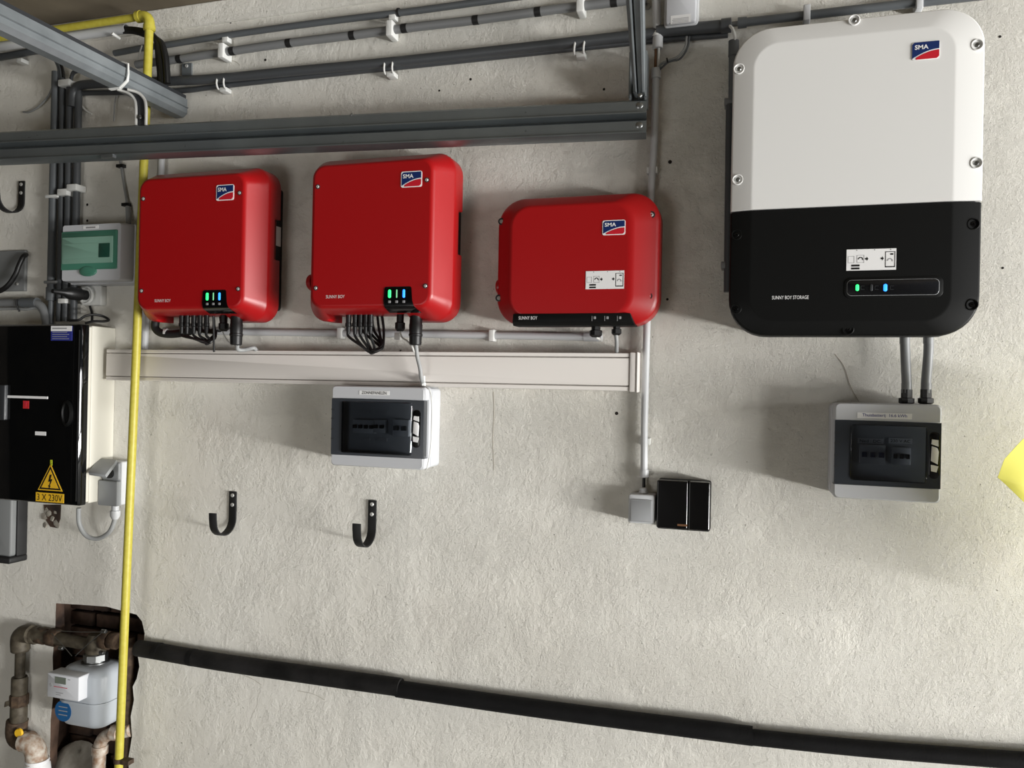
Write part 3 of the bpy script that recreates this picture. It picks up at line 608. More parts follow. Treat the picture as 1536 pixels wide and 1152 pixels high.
M().tube(spline([at(108,160,.03), at(110,140,.03), at(118,129,.03), at(140,126,.03), at(200,123,.03), at(260,121.5,.03), at(330,117.5,.03), at(450,106,.03), at(620,90,.03), at(942,54.5,.03), at(990,49,.03)],5), ra, 16).build('pipe', 'pvc_dark', cc)
M().tube([at(985,47,.032), at(1094,38,.032)], 8.8*pxm(1040,43,.03), 18).build('coupling_pipe', 'pvc_dark', cc)
c = at(1089,38.5,.032); M().lathe(c-Vector((.012,0,0)), (1,0,0), [(0,.0185),(.025,.0185),(.026,.014)], 18).build('sleeve', 'pvc_dark', cc)
M().tube([at(1090,37.5,.032), at(1112,34.5,.03)], .0065, 12).build('inner_pipe', 'pvc_mid', cc)
for px, py in ((335,120.5),(586,96.5),(871,66)):
    c = at(px,py,.026); m_ = M()
    for s in (-1,1):
        ring = [c + Vector((s*.013 + .004*math.sin(a), -.0175*math.cos(a)*1.05+.003, .0225*math.sin(a)-.005)) for a in [math.radians(q) for q in range(-100,101,20)]]
        m_.tube(ring, .0030, 8)
    m_.rbox(c.x-.013,c.x+.013,c.z-.036,c.z-.022,-.001,-.028,.003,.002); m_.build('hoop_clamp', 'clip_white', cc)
c2 = thing('conduit', 'thin dark conduit tucked underneath the thick clamped conduit', 'conduit', at(600,104,.02), 'grey conduits along the top of the wall')
M().tube(spline([at(112,143,.013), at(122,140,.013), at(170,139,.013), at(272,136,.013), at(324,130,.013), at(450,116,.013), at(620,98.5,.013), at(942,64.5,.013), at(1092,52,.013)],4), 0.0085, 12).build('pipe', 'pvc_dark', c2)
cd = thing('conduit', 'grey conduit running up behind the top edge of the battery inverter', 'conduit', at(1260,20,.03), 'grey conduits along the top of the wall')
M().tube([at(1108,34.5,.03), at(1438,-3,.03), at(1500,-10,.03)], 6.6*pxm(1260,20,.03), 16).build('pipe', 'pvc_grey', cd)
c = at(1114,34,.03); M().lathe(c-Vector((.012,0,0)), (1,0,0), [(0,.0138),(.022,.0138)], 16).build('sleeve', 'pvc_grey', cd)
for px, py in ((1210,22),(1378,4)):
    c = at(px,py,.03); M().rbox(c.x-.008,c.x+.008,c.z-.020,c.z+.020,-.001,-.046,.002,.002).build('pipe_clip', 'pvc_light', cd)
M().tube(spline([at(1094,38,.045), at(1099,44,.05), at(1102,54,.045), at(1102,64,.035)]), .004, 8).build('cable', 'cable_white', cd)
ce = thing('conduit', 'dark upright conduit hidden along the left edge of the battery inverter', 'conduit', at(1094,440,.03))
M().tube([at(1100,62,.03), at(1099,150,.03)], 6.5*pxm(1098,200,.03), 14).build('pipe', 'pvc_grey', ce)
M().tube([at(1095.5,157,.03), at(1093.5,300,.03), at(1092,438,.03)], 6.5*pxm(1098,200,.03), 14).build('pipe', 'pvc_dark', ce)
c = at(1100.5,72,.03); M().lathe(c+Vector((0,0,.018)), (0,0,-1), [(0,.0135),(.04,.0135)], 16).build('sleeve', 'pvc_grey', ce)
for px, py in ((1096,153),(1091,398)):
    c = at(px,py,.03); M().rbox(c.x-.016,c.x+.016,c.z-.009,c.z+.009,-.001,-.038,.002,.002).build('pipe_clip', 'pvc_mid', ce)
x0,x1,z0,z1 = rect((996,-30),(1047,-36),(1047,35),(996,39),.06)
jb = thing('junction_box', 'light grey rectangular junction box with rounded corners at the top edge', 'junction box', ((x0+x1)/2,0,z0))
M().rbox(x0,x1,z0,z1,-.001,-.050,.008,.002).build('housing', 'pvc_light', jb)
M().rbox(x0+.004,x1-.004,z0+.004,z1-.004,-.049,-.062,.007,.004).build('lid', 'light_grey', jb)
a, b = at(1006,24,.062), at(1036,33,.062); lb = M().box(a.x,b.x,-.0615,-.0624,b.z,a.z).build('rating_label', 'pure_white', jb)
for k in range(4): M().box(a.x+.004+.002*(k%2),b.x-.005,-.062,-.0627,b.z+.0035*k+.0015,b.z+.0035*k+.0027).build('print_line', 'print_grey', lb)
M().lathe(at(971,10,.01), (0,-1,0), [(0,.010),(.004,.010),(.005,.006)], 6).build('anchor_bolt', 'steel', wall)
a, b = at(273,96,.006), at(287,112,.006); pl = M().box(a.x,b.x,-.0005,-.006,b.z,a.z).build('anchor_plate', 'galvanised', wall); screw(at(280,99,.006).x,-.006,at(280,99,.006).z,.006,pl)

# ------------------------------------------------------------------ garage door tracks
pr0, pl0 = at(970,147,.10), at(0,193,.30); pr1, pl1 = at(968,207,.10), at(0,242,.30)
zt, zb_ = (pr0.z+pl0.z)/2, (pr1.z+pl1.z)/2
dirx = Vector((pl0.x-pr0.x, pl0.y-pr0.y, 0)).normalized(); nrm = Vector((dirx.y, -dirx.x, 0)); nrm = nrm if nrm.y < 0 else -nrm
L_ = (Vector((pl0.x,pl0.y,0))-Vector((pr0.x,pr0.y,0))).length + .5; org = Vector((pr0.x, pr0.y, 0))
tr = thing('door_track', 'long double galvanised garage door track spanning above the red inverters', 'track', (org.x, org.y, zb_))
hh = (zt-zb_)/2
def extr(prof, L, o=org, dv=dirx, nv=nrm):
    """profile (outward, z) swept along the track"""
    return M().loft([[o + dv*s + nv*a + Vector((0,0,z)) for a, z in prof] for s in (0, L)])
for k in range(2):
    zb2 = zb_ + k*hh; q = hh
    prof = [(-.030,zb2+q*.02),(-.010,zb2+q*.02),(.010,zb2+q*.13),(.010,zb2+q*.20),(-.001,zb2+q*.24),(-.001,zb2+q*.80),(-.016,zb2+q*.97),(-.030,zb2+q*.97)]
    rl = extr(prof, L_).build('rail', 'track_grey', tr, angle=20)
    o_ = org + dirx*.018 + Vector((0,0,zb2+q*.60)); M().lathe(o_+nrm*(-.004), nrm, [(0,.0092),(.003,.0092),(.005,.006)], 18).build('bolt', 'steel', rl)
    riv = (((787,194,.145,.0042),(773,202,.145,.0042),(525,203,.19,.0036),(513,212,.19,.0036),(288,213,.24,.0036),(276,218,.24,.0036)),
           ((787,166,.145,.0042),(774,174,.145,.0042),(525,170,.19,.0036),(513,184,.19,.0036),(288,186,.24,.0036),(276,195,.24,.0036),(54,202,.29,.0036),(43,206,.29,.0036)))[k]
    for px, py, dd, rv in riv:
        c_ = at(px,py,dd); s_ = (Vector((c_.x,c_.y,0))-org).dot(dirx)
        M().lathe(org+dirx*s_+nrm*(-.004)+Vector((0,0,c_.z)), nrm, [(0,rv),(.002,rv),(.003,rv*.5)], 8).build('rivet', 'steel', rl)
M().box(at(150,0,.29).x, at(168,0,.29).x,-.262,-.276,zb_-.002,zb_+.008).build('joint_clip', 'track_grey', tr)
# hanger that carries the right end of the track
hg = thing('track_hanger', 'galvanised channel strut holding the right end of the door track', 'bracket', at(953,148,.08))
a, b = at(945,150,.07), at(970,150,.07); z2 = at(950,82,.07).z
m_ = M(); m_.box(a.x,a.x+.004,-.04,-.085,a.z-.02,z2); m_.box(b.x-.004,b.x,-.04,-.085,a.z-.02,z2); m_.box(a.x,b.x,-.036,-.040,a.z-.02,z2); m_.tube([Vector((a.x+.002,-.085,a.z)),Vector((a.x+.002,-.085,z2))],.004,8); m_.tube([Vector((b.x-.002,-.085,a.z)),Vector((b.x-.002,-.085,z2))],.004,8); m_.build('lower_channel', 'galvanised', hg)
p0l, p0r = at(950,140,.10), at(968,140,.10); p1l, p1r = at(938,-10,.30), at(966,-12,.30)
def sw(u): return p0l.lerp(p0r,u), p1l.lerp(p1r,u)
m_ = M()
for u0, u1, dd, mt in ((0,.22,.0,0),(.22,.30,.012,0),(.42,.80,-.004,0),(.80,.95,.010,0)):
    (A0,A1),(B0,B1) = sw(u0), sw(u1); off = Vector((0,-dd,0)); m_.loft([[A0+off,B0+off,B0+off+Vector((0,.03,0)),A0+off+Vector((0,.03,0))],[A1+off,B1+off,B1+off+Vector((0,.03,0)),A1+off+Vector((0,.03,0))]])
(A0,A1),(B0,B1) = sw(0), sw(.95); m_.loft([[A0+Vector((0,.03,0)),B0+Vector((0,.03,0)),B0+Vector((0,.034,0)),A0+Vector((0,.034,0))],[A1+Vector((0,.03,0)),B1+Vector((0,.03,0)),B1+Vector((0,.034,0)),A1+Vector((0,.034,0))]])
m_.build('strut', 'galvanised', hg)
for px, py in ((961,86),(961,94),(960,143)):
    c = at(px,py,.115); M().lathe(c, (0,-1,0), [(-.012,.0065),(.002,.0065),(.004,.004)], 6).build('bolt', 'steel', hg)
# beam standing out from the wall overhead
bx = -.538; bz0, bz1 = 2.330, 2.388
be = thing('overhead_beam', 'galvanised overhead beam jutting out of the wall at upper left', 'beam', (bx, 0, bz0))
prof = [(bx+.002,bz1),(bx+.002,bz1-.026),(bx+.008,bz1-.028),(bx+.002,bz1-.030),(bx+.002,bz0+.012),(bx-.012,bz0),(bx-.045,bz0),(bx-.045,bz0+.006),(bx-.020,bz0+.012),(bx-.020,bz1)]
M().loft([[(x,y,z) for x,z in prof] for y in (-.004,-1.25)]).build('channel', 'galvanised', be, angle=20)
prof = [(bx-.004,bz1),(bx-.004,bz1+.014),(bx-.030,bz1+.014),(bx-.030,bz1)]
M().loft([[(x,y,z) for x,z in prof] for y in (-.004,-1.25)]).build('top_flange_shade', 'dark_grey', be, angle=20)  # shading of the beam's top flange, put in as a dark coloured strip
tw = .004
c = at(187,105,.27)
m_ = M(); yy = -.27
for k in range(2):
    m_.tube([(bx-.05,yy-.006*k,bz0-.002),(bx-.012,yy-.006*k,bz0-.002),(bx+.012,yy-.004*k,bz0+.018),(bx+.0135,yy,bz1-.02),(bx+.008,yy+.004,bz1+.012),(bx-.015,yy+.004,bz1+.020)], .003, 6)
m_.build('cable_tie', 'clip_white', be)
# curved polished track end below the beam
ct = thing('curved_track_end', 'polished curved steel track end below the overhead beam', 'bracket', at(208,182,.20))
for xa in (204,219):
    M().tube(spline([at(xa,188,.24), at(xa,160,.24), at(xa-3,148,.24), at(xa-12,139,.25), at(xa-28,134,.27)]), .0045, 8).build('rail_edge', 'zinc', ct)
M().loft([[at(204,188,.235),at(219,188,.235),at(219,188,.23),at(204,188,.23)],[at(204,158,.235),at(219,158,.235),at(219,158,.23),at(204,158,.23)],[at(198,144,.24),at(212,143,.24),at(212,143,.235),at(198,144,.235)],[at(180,136,.26),at(188,132,.26),at(188,132,.255),at(180,136,.255)]]).build('rail_web', 'dark_grey', ct)
c = at(211,176,.24); M().lathe(c, (0,-1,0), [(0,.007),(.004,.007),(.006,.004)], 6).build('bolt', 'steel', ct)

# ------------------------------------------------------------------ yellow gas pipe
yd = .09
yp = thing('gas_pipe', 'yellow painted gas pipe dropping down the wall in front of the trunking', 'pipe', at(178,1152,yd))
zy = 2.634; rx = 6.1*pxm(205,560,yd)
topx = at(224,40,yd).x
yv = [Vector((topx,-yd,zy-.03)), at(216,240,yd), at(203,560,yd), at(190,860,yd), at(178,1152,yd), at(176,1200,yd)]
M().tube(yv, rx, 18).build('riser', 'yellow_pipe', yp)
M().tube([Vector((topx-.03,-yd,zy)), Vector((-1.9,-yd,zy-.006))], rx*.92, 18).build('header', 'yellow_pipe', yp)
M().tube(elbow([Vector((topx-.045,-yd,zy)), Vector((topx,-yd,zy)), Vector((topx,-yd,zy-.05))], .032), rx*1.28, 18).build('elbow', 'yellow_pipe', yp)
for p_, d_ in ((Vector((topx-.040,-yd,zy)),(1,0,0)),(Vector((topx,-yd,zy-.040)),(0,0,1))):
    M().lathe(p_, d_, [(-.007,rx*1.42),(.007,rx*1.42)], 18).build('elbow_collar', 'yellow_pipe', yp)
for py in (1140,):
    c = at(178.5,py,yd); m_ = M(); m_.lathe(c+Vector((0,0,.006)), (0,0,-1), [(0,rx*1.22),(.014,rx*1.22)], 16); m_.box(c.x+rx,c.x+.045,-.075,-.10,c.z-.008,c.z+.006); m_.build('pipe_bracket', 'rusty', yp)

# ------------------------------------------------------------------ white drain pipe with black cable bundle
wp = thing('plastic_pipe', 'white plastic pipe ending open under the yellow gas header', 'pipe', at(150,56,.05))
a, b = at(190,44.5,.055), at(60,60,.055); zz = (a.z+b.z)/2
m_ = M(); r_ = 7*pxm(160,48,.055)
m_.loft([[Vector((x,-.055+math.cos(t)*r,zz+math.sin(t)*r)) for t in [2*math.pi*k/18 for k in range(18)]] for x, r in ((-1.9,r_),(a.x,r_),(a.x,r_*.86),(a.x-.06,r_*.86))], True, True); m_.build('pipe', 'pvc_light', wp)
c = at(172,50,.06); M().tube([at(168,50,.085), at(180,58,.06)], .005, 8).build('pipe_clip', 'clip_white', wp)
bu = thing('cable_bundle', 'thick bundle of black cables drooping out of the white pipe', 'cable', at(250,116,.05))
for k in range(7):
    o = (k-3)*2.6; dd = .045 + .008*(k%3)
    M().tube(spline([at(184,45+o*.25,.055), at(203,46+o*.25,.06), at(224,52+o*.4,.055), at(238+o*.5,62+o*.2,dd), at(243+o*.8,85,dd), at(245+o*.8,105,dd), at(246+o*.8,125,dd)]), .0085, 8).build('cable', 'cable_black', bu)
M().tube([at(213,68,.07), at(206,90,.07)], .0022, 6).build('tie_tail', 'clip_white', bu)

# ------------------------------------------------------------------ upright conduits at far left and their bends
specs = [((84,108),(79,330),(76.5,447),5.8,'leftmost and thickest of the four dark upright conduits'),((94,118),(92,330),(89,482),4.6,'second dark upright conduit counted from the black hook'),((105,126),(102,330),(98,482),5.0,'third dark upright conduit, behind the left edge of the green-windowed box'),((118,132),(114,330),(110,482),5.2,'dark upright conduit nearest the green-windowed box')]
for k, (a, b, c, rp, lab) in enumerate(specs):
    t = thing('conduit', lab, 'conduit', at(c[0],c[1],.022), 'dark upright conduits at the far left')
    M().tube([at(*a,.022), at(*b,.022), at(*c,.022)], rp*pxm(*b,.022), 14).build('pipe', ('pvc_grey','pvc_dark','pvc_dark','pvc_dark')[k], t)
    y_, x_ = ((296,80),(None,0),(290,101),(283,115))[k]
    if k == 0:
        for yy in (296,424): 
            c_ = at(80 if yy == 296 else 78,yy,.022); M().rbox(c_.x-.018,c_.x+.035,c_.z-.005,c_.z+.005,-.003,-.040,.002,.002).build('pipe_clip', 'pvc_mid' if yy > 300 else 'clip_white', t)
        c_ = at(76.8,440,.022); M().lathe(c_+Vector((0,0,.02)), (0,0,-1), [(0,.0165),(.045,.0165),(.046,.011)], 16).build('sleeve', 'pvc_grey', t); M().tube([at(77,445,.022), at(76,486,.022)], .0095, 12).build('tail_pipe', 'pvc_grey', t)
    elif y_:
        c_ = at(x_,y_,.022); M().rbox(c_.x-.022,c_.x+.020,c_.z-.011,c_.z+.011,-.003,-.044,.003,.002).build('pipe_clip', 'clip_white', t)
    if k == 2:
        c_ = at(103,127,.022); M().rbox(c_.x-.024,c_.x+.024,c_.z-.011,c_.z+.011,-.003,-.044,.003,.002).build('pipe_clip', 'clip_white', t); c_ = at(95,452,.022); M().rbox(c_.x-.006,c_.x+.026,c_.z-.008,c_.z+.008,-.003,-.040,.002,.002).build('pipe_clip', 'clip_white', t)
t = thing('conduit', 'dark conduit entering at the top left corner above the black hook', 'conduit', at(30,85,.02))
M().tube([at(-60,95,.02), at(0,86,.02), at(66,74,.02)], 5.2*pxm(30,82,.02), 12).build('pipe', 'pvc_dark', t)
for o in (0,3,6): M().tube(spline([at(62,75,.02), at(72+o,79,.024), at(82+o,90,.024), at(88+o,104,.024), at(90+o,125,.022)]), .0045, 8).build('wire', ('pvc_dark','pvc_grey','cable_black')[o//3], t)
c_ = at(32,87,.02); M().rbox(c_.x-.012,c_.x+.012,c_.z-.018,c_.z-.004,-.001,-.03,.002,.002).build('pipe_clip', 'clip_white', t)
t = thing('loose_cable', 'loose dark cable loop above the four upright conduits', 'cable', at(110,115,.03))
for o in (0,5): M().tube(spline([at(106,118+o,.03), at(110,108+o*.5,.035), at(120,102+o,.04), at(130,103+o,.04), at(150,110+o,.035)]), .005, 8).build('cable', 'pvc_dark', t)
tag(M().tube(spline([at(80,128,.012), at(72,145,.012), at(58,160,.01), at(44,168,.008), at(35,168,.004)]), .0035, 8).build('loose_cable', 'cable_grey'), 'short grey cable end curving away to the left of the uprights', 'cable')
tag(M().tube(spline([at(117,142,.012), at(119,152,.012), at(127,164,.01), at(138,171,.004)]), .0028, 8).build('loose_cable', 'cable_white'), 'white cable end curling right of the upright conduits', 'cable')
tag(M().tube(spline([at(175,143,.012), at(172,156,.012), at(171,182,.012)]), .0022, 8).build('loose_cable', 'cable_grey'), 'thin grey cable hanging straight below the overhead beam', 'cable')

# hooks
def hook(px, py_top, label, H):
    a = at(px,py_top,0); t = thing('wall_hook', label, 'hook', (a.x,0,a.z-H-.05), 'black utility hooks on the wall')
    w_, R = .027, .047; pts = [(a.x,-.003,a.z),(a.x,-.003,a.z-H*.5),(a.x,-.003,a.z-H)]
    for k in range(1,13):
        q = math.pi*k/12; pts.append((a.x,-.003-R+R*math.cos(q),a.z-H-R*math.sin(q)*.95))
    pts += [(a.x,-.003-2*R-.002,a.z-H+.012),(a.x,-.003-2*R-.003,a.z-H+.03)]
    M().strip(pts, w_, .0045).build('band', 'black_matt', t, bevel=.001)
    for dz in (.012,.042): screw(a.x,-.005,a.z-dz,.0062,t)
    return t
hook(350.5, 737, 'black steel hook on the wall below the white trunking, nearer the gas pipe', .085)
hook(559.5, 750, 'black steel hook directly below the ZONNEPANELEN fuse box', .085)
hook(34, 272, 'black steel hook at the far left edge under the door track', .075)

# grey plate, hose and bent conduit at the far left
x0,x1,z0,z1 = rect((-40,378),(38,375),(36,434),(-40,440),.012)
t = thing('cover_plate', 'flat grey cover plate at the left edge with a hose across it', 'plate', ((x0+x1)/2,0,z0))
M().rbox(x0,x1,z0,z1,-.001,-.012,.003,.002).build('plate', 'plate_grey', t); screw(at(26,426,.012).x,-.012,at(26,426,.012).z,.005,t)
tag(M().tube(spline([at(39,382,.012), at(35,385,.03), at(29,397,.04), at(23,412,.045), at(12,428,.05), at(-2,437,.05), at(-20,440,.05)]), .0085, 10).build('hose', 'cable_black'), 'black hose crossing the grey cover plate at the left edge', 'hose')
t = thing('conduit', 'grey conduit bending down behind the black fuse cabinet at the left edge', 'conduit', at(68,486,.025))
M().tube(elbow([at(-60,457,.03), at(0,454,.03), at(68,454,.03), at(70,492,.03)], .06), .014, 14).build('pipe', 'pvc_mid', t)
M().tube([at(33,454,.03), at(56,454,.03)], .017, 14).build('sleeve', 'pvc_grey', t)
c = at(32,455,.03); M().tube([c+Vector((0,-.017,.012)), c+Vector((0,-.019,-.006)), c+Vector((.004,-.01,-.03))], .003, 6).build('wire_tie', 'cable_black', t)
tag(M().tube(spline([at(-10,464,.03), at(20,463,.03), at(40,464,.03), at(54,462,.03), at(62,470,.03), at(66,490,.03)]), .005, 8).build('loose_cable', 'cable_grey'), 'grey cable tied under the bent conduit above the black fuse cabinet', 'cable')

# ------------------------------------------------------------------ green windowed fuse box
D2 = .10
x0,x1,z0,z1 = rect((92,338),(187,333),(186,421),(91,422),D2)
t = thing('distribution_box', 'small grey fuse box with green translucent window left of the gas pipe', 'fuse box', ((x0+x1)/2,0,z0))
M().rbox(x0-.004,x1+.004,z0-.004,z1+.002,-.002,-.058,.006,.002).build('back_box', 'light_grey', t)
M().loft([rr(x0,x1,z0,z1,.010,-.056,4), rr(x0,x1,z0,z1,.010,-.078,4), rr(x0+.006,x1-.016,z0+.002,z1-.002,.008,-D2,4)]).build('cover', 'light_grey', t)
g0,g1,h0,h1 = rect((93,348),(177,345),(176,404),(93,405),D2)
gw = M().loft([rr(g0,g1,h0,h1,.004,-D2+.004,3), rr(g0,g1,h0,h1,.004,-D2-.003,3), rr(g0+.003,g1-.003,h0+.003,h1-.003,.004,-D2-.005,3)]).build('window', 'green_tint', t)
i0,i1,j0,j1 = rect((96,357),(172,354),(171,395),(96,396),D2); M().rbox(i0,i1,j0,j1,-D2-.004,-D2-.009,.003,.002).build('raised_pane', 'green_light', gw)
i0,i1,j0,j1 = rect((98,366),(168,365),(168,387),(98,388),D2); M().rbox(i0,i1,j0,j1,-D2-.008,-D2-.0098,.001,.001).build('breaker_row', 'green_light', gw)
i0,i1,j0,j1 = rect((152,366),(168,365),(168,386),(152,387),D2); M().rbox(i0,i1,j0,j1,-D2-.009,-D2-.0110,.001,.0005).build('breaker', 'green_dark', gw)
c = at(133,407,D2); M().loft([[(c.x+math.cos(a)*.034*s,y,c.z+math.sin(a)*.017*s) for a in [2*math.pi*k/24 for k in range(24)]] for s, y in ((1,-D2+.002),(1,-D2-.005),(.8,-D2-.008))]).build('latch', 'green_tint', t)
i0,i1,j0,j1 = rect((125,339),(148,338),(148,343),(125,344),D2); lb = M().box(i0,i1,-D2+.001,-D2-.001,j0,j1).build('name_label', 'pure_white', t); M().box(i0+.012,i1-.012,-D2,-D2-.0014,(j0+j1)/2-.003,(j0+j1)/2+.002).build('print_line', 'print_grey', lb)
t = thing('supply_cable', 'thin grey cable with black clips entering the green-windowed box', 'cable', at(190,333,.02))
M().tube(spline([at(180,240,.006), at(182,250,.008), at(185,270,.008), at(190,300,.010), at(192,312,.012)],4), .0042, 8).build('cable', 'cable_grey', t)
M().tube([at(192,310,.014), at(193,336,.02)], .008, 10).build('sleeve', 'cable_grey', t)
for px, py in ((181,249),(189,307)):
    c = at(px,py,.01); M().box(c.x-.014,c.x+.014,-.001,-.016,c.z-.005,c.z+.005).build('cable_clip', 'cable_black', t)

# ------------------------------------------------------------------ white socket with black plug
x0,x1,z0,z1 = rect((121,429),(150,427),(149,457),(119,458),.03)
t = thing('wall_socket', 'white wall socket under the green-windowed fuse box', 'socket', ((x0+x1)/2,0,z0))
M().rbox(x0,x1,z0,z1,-.001,-.024,.006,.003).build('housing', 'clip_white', t)
M().rbox(x0+.012,x1-.036,z0+.012,z1-.012,-.023,-.036,.005,.002).build('insert', 'clip_white', t)
c = at(130,443,.034); M().lathe((c.x,-.034,c.z), (0,-1,0), [(0,.030),(.005,.030),(.006,.026),(.001,.025)], 20).build('recess_ring', 'clip_white', t)
p_ = thing('power_plug', 'black power plug pushed into the white wall socket', 'plug', (c.x,-.04,c.z))
M().lathe((c.x,-.037,c.z), (-.12,-1,0), [(0,.017),(.018,.017),(.022,.021),(.06,.021),(.07,.016),(.085,.009),(.12,.007)], 16).build('body', 'cable_black', p_)
tag(M().tube(spline([at(135,459,.01), at(138,470,.01), at(138,482,.02)]), .0042, 8).build('loose_cable', 'cable_black'), 'short dark cable dropping from the white wall socket', 'cable')
tag(M().tube(spline([at(104,481,.10), at(118,480,.10), at(128,474,.09), at(142,472,.07), at(156,475,.05), at(163,480,.05), at(156,482,.07), at(140,482,.09), at(128,485,.10)]), .0042, 8).build('loose_cable', 'cable_black'), 'black cable looped on top of the black and cream cabinet', 'cable')

# ------------------------------------------------------------------ black fronted fuse cabinet
D3 = .145
xr = -.810; x0, z0, z1 = -1.36, 1.064, 1.642
t = thing('fuse_cabinet', 'large cream fuse cabinet with glossy black door marked 3 X 230V', 'fuse box', ((x0+xr)/2,0,z0))
M().rbox(x0,xr,z0,z1,-.001,-.098,.005,.003).build('body', 'cream', t)
M().rbox(x0+.004,xr-.004,z0+.004,z1-.004,-.096,-.112,.004,.002).build('rim', 'cream', t)
dr = M().loft([rr(x0,xr-.001,z0-.004,z1+.002,.006,-.110,4), rr(x0,xr-.001,z0-.004,z1+.002,.006,-.130,4), rr(x0,xr-.006,z0-.002,z1,.006,-.138,4), rr(x0,xr-.052,z0+.002,z1-.004,.006,-D3,4)]).build('door', 'black_glass', t)
def dx(px,py): return at(px,py,D3)
for px in (105,114,121):
    a, b = at(px+2,495,D3-.004), at(px-12,752,D3-.004); M().tube([Vector(((a.x+b.x)/2,-D3+.003+(.003 if px>110 else 0),b.z)), Vector(((a.x+b.x)/2,-D3+.003+(.003 if px>110 else 0),a.z))], .0026, 6).build('door_rib', 'black_plastic', dr)
c = dx(101,620); M().loft([[(c.x+math.cos(a)*.020*s,y,c.z+math.sin(a)*.042*s) for a in [2*math.pi*k/24 for k in range(24)]] for s, y in ((1,-D3+.004),(1,-D3-.005),(.8,-D3-.007),(.7,-D3-.002))]).build('door_grip', 'black_plastic', dr)
a, b = dx(77,489), dx(108,511); lb = M().box(a.x,b.x,-D3+.001,-D3-.001,b.z,a.z).build('maker_label', 'label_blue', dr); M().box(a.x,b.x,-D3-.0005,-D3-.0014,a.z-.017,a.z).build('label_header', 'pure_white', lb)
M().box(a.x+.006,b.x-.020,-D3-.001,-D3-.0018,a.z-.010,a.z-.006).build('print_line', 'print_grey', lb)
for k in range(4): M().box(a.x+.006,b.x-.012-.008*(k%2),-D3-.0008,-D3-.0016,b.z+.005+k*.007,b.z+.007+k*.007).build('print_line', 'switch_grey', lb)
a, b = dx(9,594.5), dx(72,597); M().box(a.x,b.x,-D3+.001,-D3-.002,(a.z+b.z)/2-.004,(a.z+b.z)/2+.004).build('white_bar', 'pure_white', dr)
a, b = dx(35,601), dx(43.5,613); lb = M().box(a.x,b.x,-D3+.001,-D3-.001,b.z,a.z).build('red_tag', 'red_tag', dr); cx_ = (a.x+b.x)/2; cz_=(a.z+b.z)/2
m_ = M(); m_.box(cx_-.006,cx_+.006,-D3-.001,-D3-.0015,cz_+.006,cz_+.009); m_.box(cx_-.0012,cx_+.0012,-D3-.001,-D3-.0015,cz_-.008,cz_+.007); m_.build('print_mark', 'meter_red', lb)
a, b = dx(53,647), dx(69,653.5); M().box(a.x,b.x,-D3+.001,-D3-.001,b.z,a.z).build('white_label', 'pure_white', dr)
a, b = dx(2,577), dx(11,630); M().rbox(a.x,b.x,b.z,a.z,-D3+.002,-D3-.012,.003,.003).build('door_handle', 'dark_grey', dr)
A, B_, Cc = dx(75.5,696), dx(94,736.5), dx(57,735.5)
tri = [(Cc.x,(B_.z+Cc.z)/2),(B_.x,(B_.z+Cc.z)/2),((B_.x+Cc.x)/2,A.z)]; ctr = (sum(p[0] for p in tri)/3, sum(p[1] for p in tri)/3)
def sc_(k): return [(ctr[0]+(p[0]-ctr[0])*k, ctr[1]+(p[1]-ctr[1])*k) for p in tri]
wsn = M().prism(sc_(1), -D3+.001, -D3-.001).build('warning_triangle', 'yellow_sticker', dr); M().prism(sc_(.88), -D3-.0005, -D3-.0014).build('border', 'print_black', wsn); M().prism(sc_(.70), -D3-.001, -D3-.0018).build('field', 'yellow_sticker', wsn)
s_ = (B_.x-Cc.x)*.02; bolt = [(-.5,11),(3.5,12),(1,4),(5,4.6),(0,-6),(1.6,-6),(-1,-11),(-3.4,-5.5),(-1.6,-5.6),(.6,.5),(-3.5,-.2)]
M().prism([(ctr[0]+x*s_, ctr[1]+z*s_) for x,z in bolt][::-1], -D3-.0015, -D3-.0023).build('lightning_bolt', 'print_black', wsn)
i0,i1,j0,j1 = rect((54,739),(96,740),(96,754),(54,752.5),D3); lb = M().box(i0,i1,-D3+.001,-D3-.001,j0,j1).build('voltage_label', 'yellow_sticker', dr); text('3 X 230V', i0+.006, i1-.006, (j0+j1)/2, -D3-.0014, 'print_black', lb, h=(j1-j0)*.72, bold=.0)
mat('lime', (190,200,40), .5)
for k in range(3): c = dx(77,691.5+k*2.6); M().box(c.x-.004,c.x+.004,-D3+.001,-D3-.001,c.z-.0035,c.z+.0035).build('lime_mark', 'lime', dr)

# grey pipe end and damaged plaster under the cabinet
t = thing('grey_duct', 'grey duct with dark edge at the far left below the black cabinet', 'duct', at(8,845,.05))
x0_ = at(-30,790,.06).x; a, b = at(16,755,.06), at(16,836,.06)
M().rbox(x0_,(a.x+b.x)/2,b.z,a.z+.02,-.002,-.06,.01,.006).build('duct', 'plate_grey', t); c = at(22,838,.06)
M().rbox(x0_,a.x+.012,b.z-.022,b.z+.001,-.002,-.07,.008,.004).build('rubber_foot', 'black_matt', t); M().rbox(a.x-.004,a.x+.010,b.z,a.z+.02,-.002,-.04,.003,.002).build('rubber_edge', 'black_matt', t)
dm = M(); 
for k in range(16):
    c = at(67+random.random()*22, 757+random.random()*32, 0); s = random.uniform(.008,.016); dm.lathe(c, (random.uniform(-.3,.3),-1,random.uniform(-.3,.3)), [(-.006,s*1.1),(s*.15,s*.9),(s*.28,s*.35)], 5)
o = dm.build('plaster_rubble', 'cement', wall)
hl_ = [at(*q,0) for q in ((66,757),(92,757),(91,778),(86,792),(76,790),(68,778))]; M().prism([(q.x,q.z) for q in hl_][::-1], -.0005, -.0022).build('plaster_break', 'niche_dark', wall)

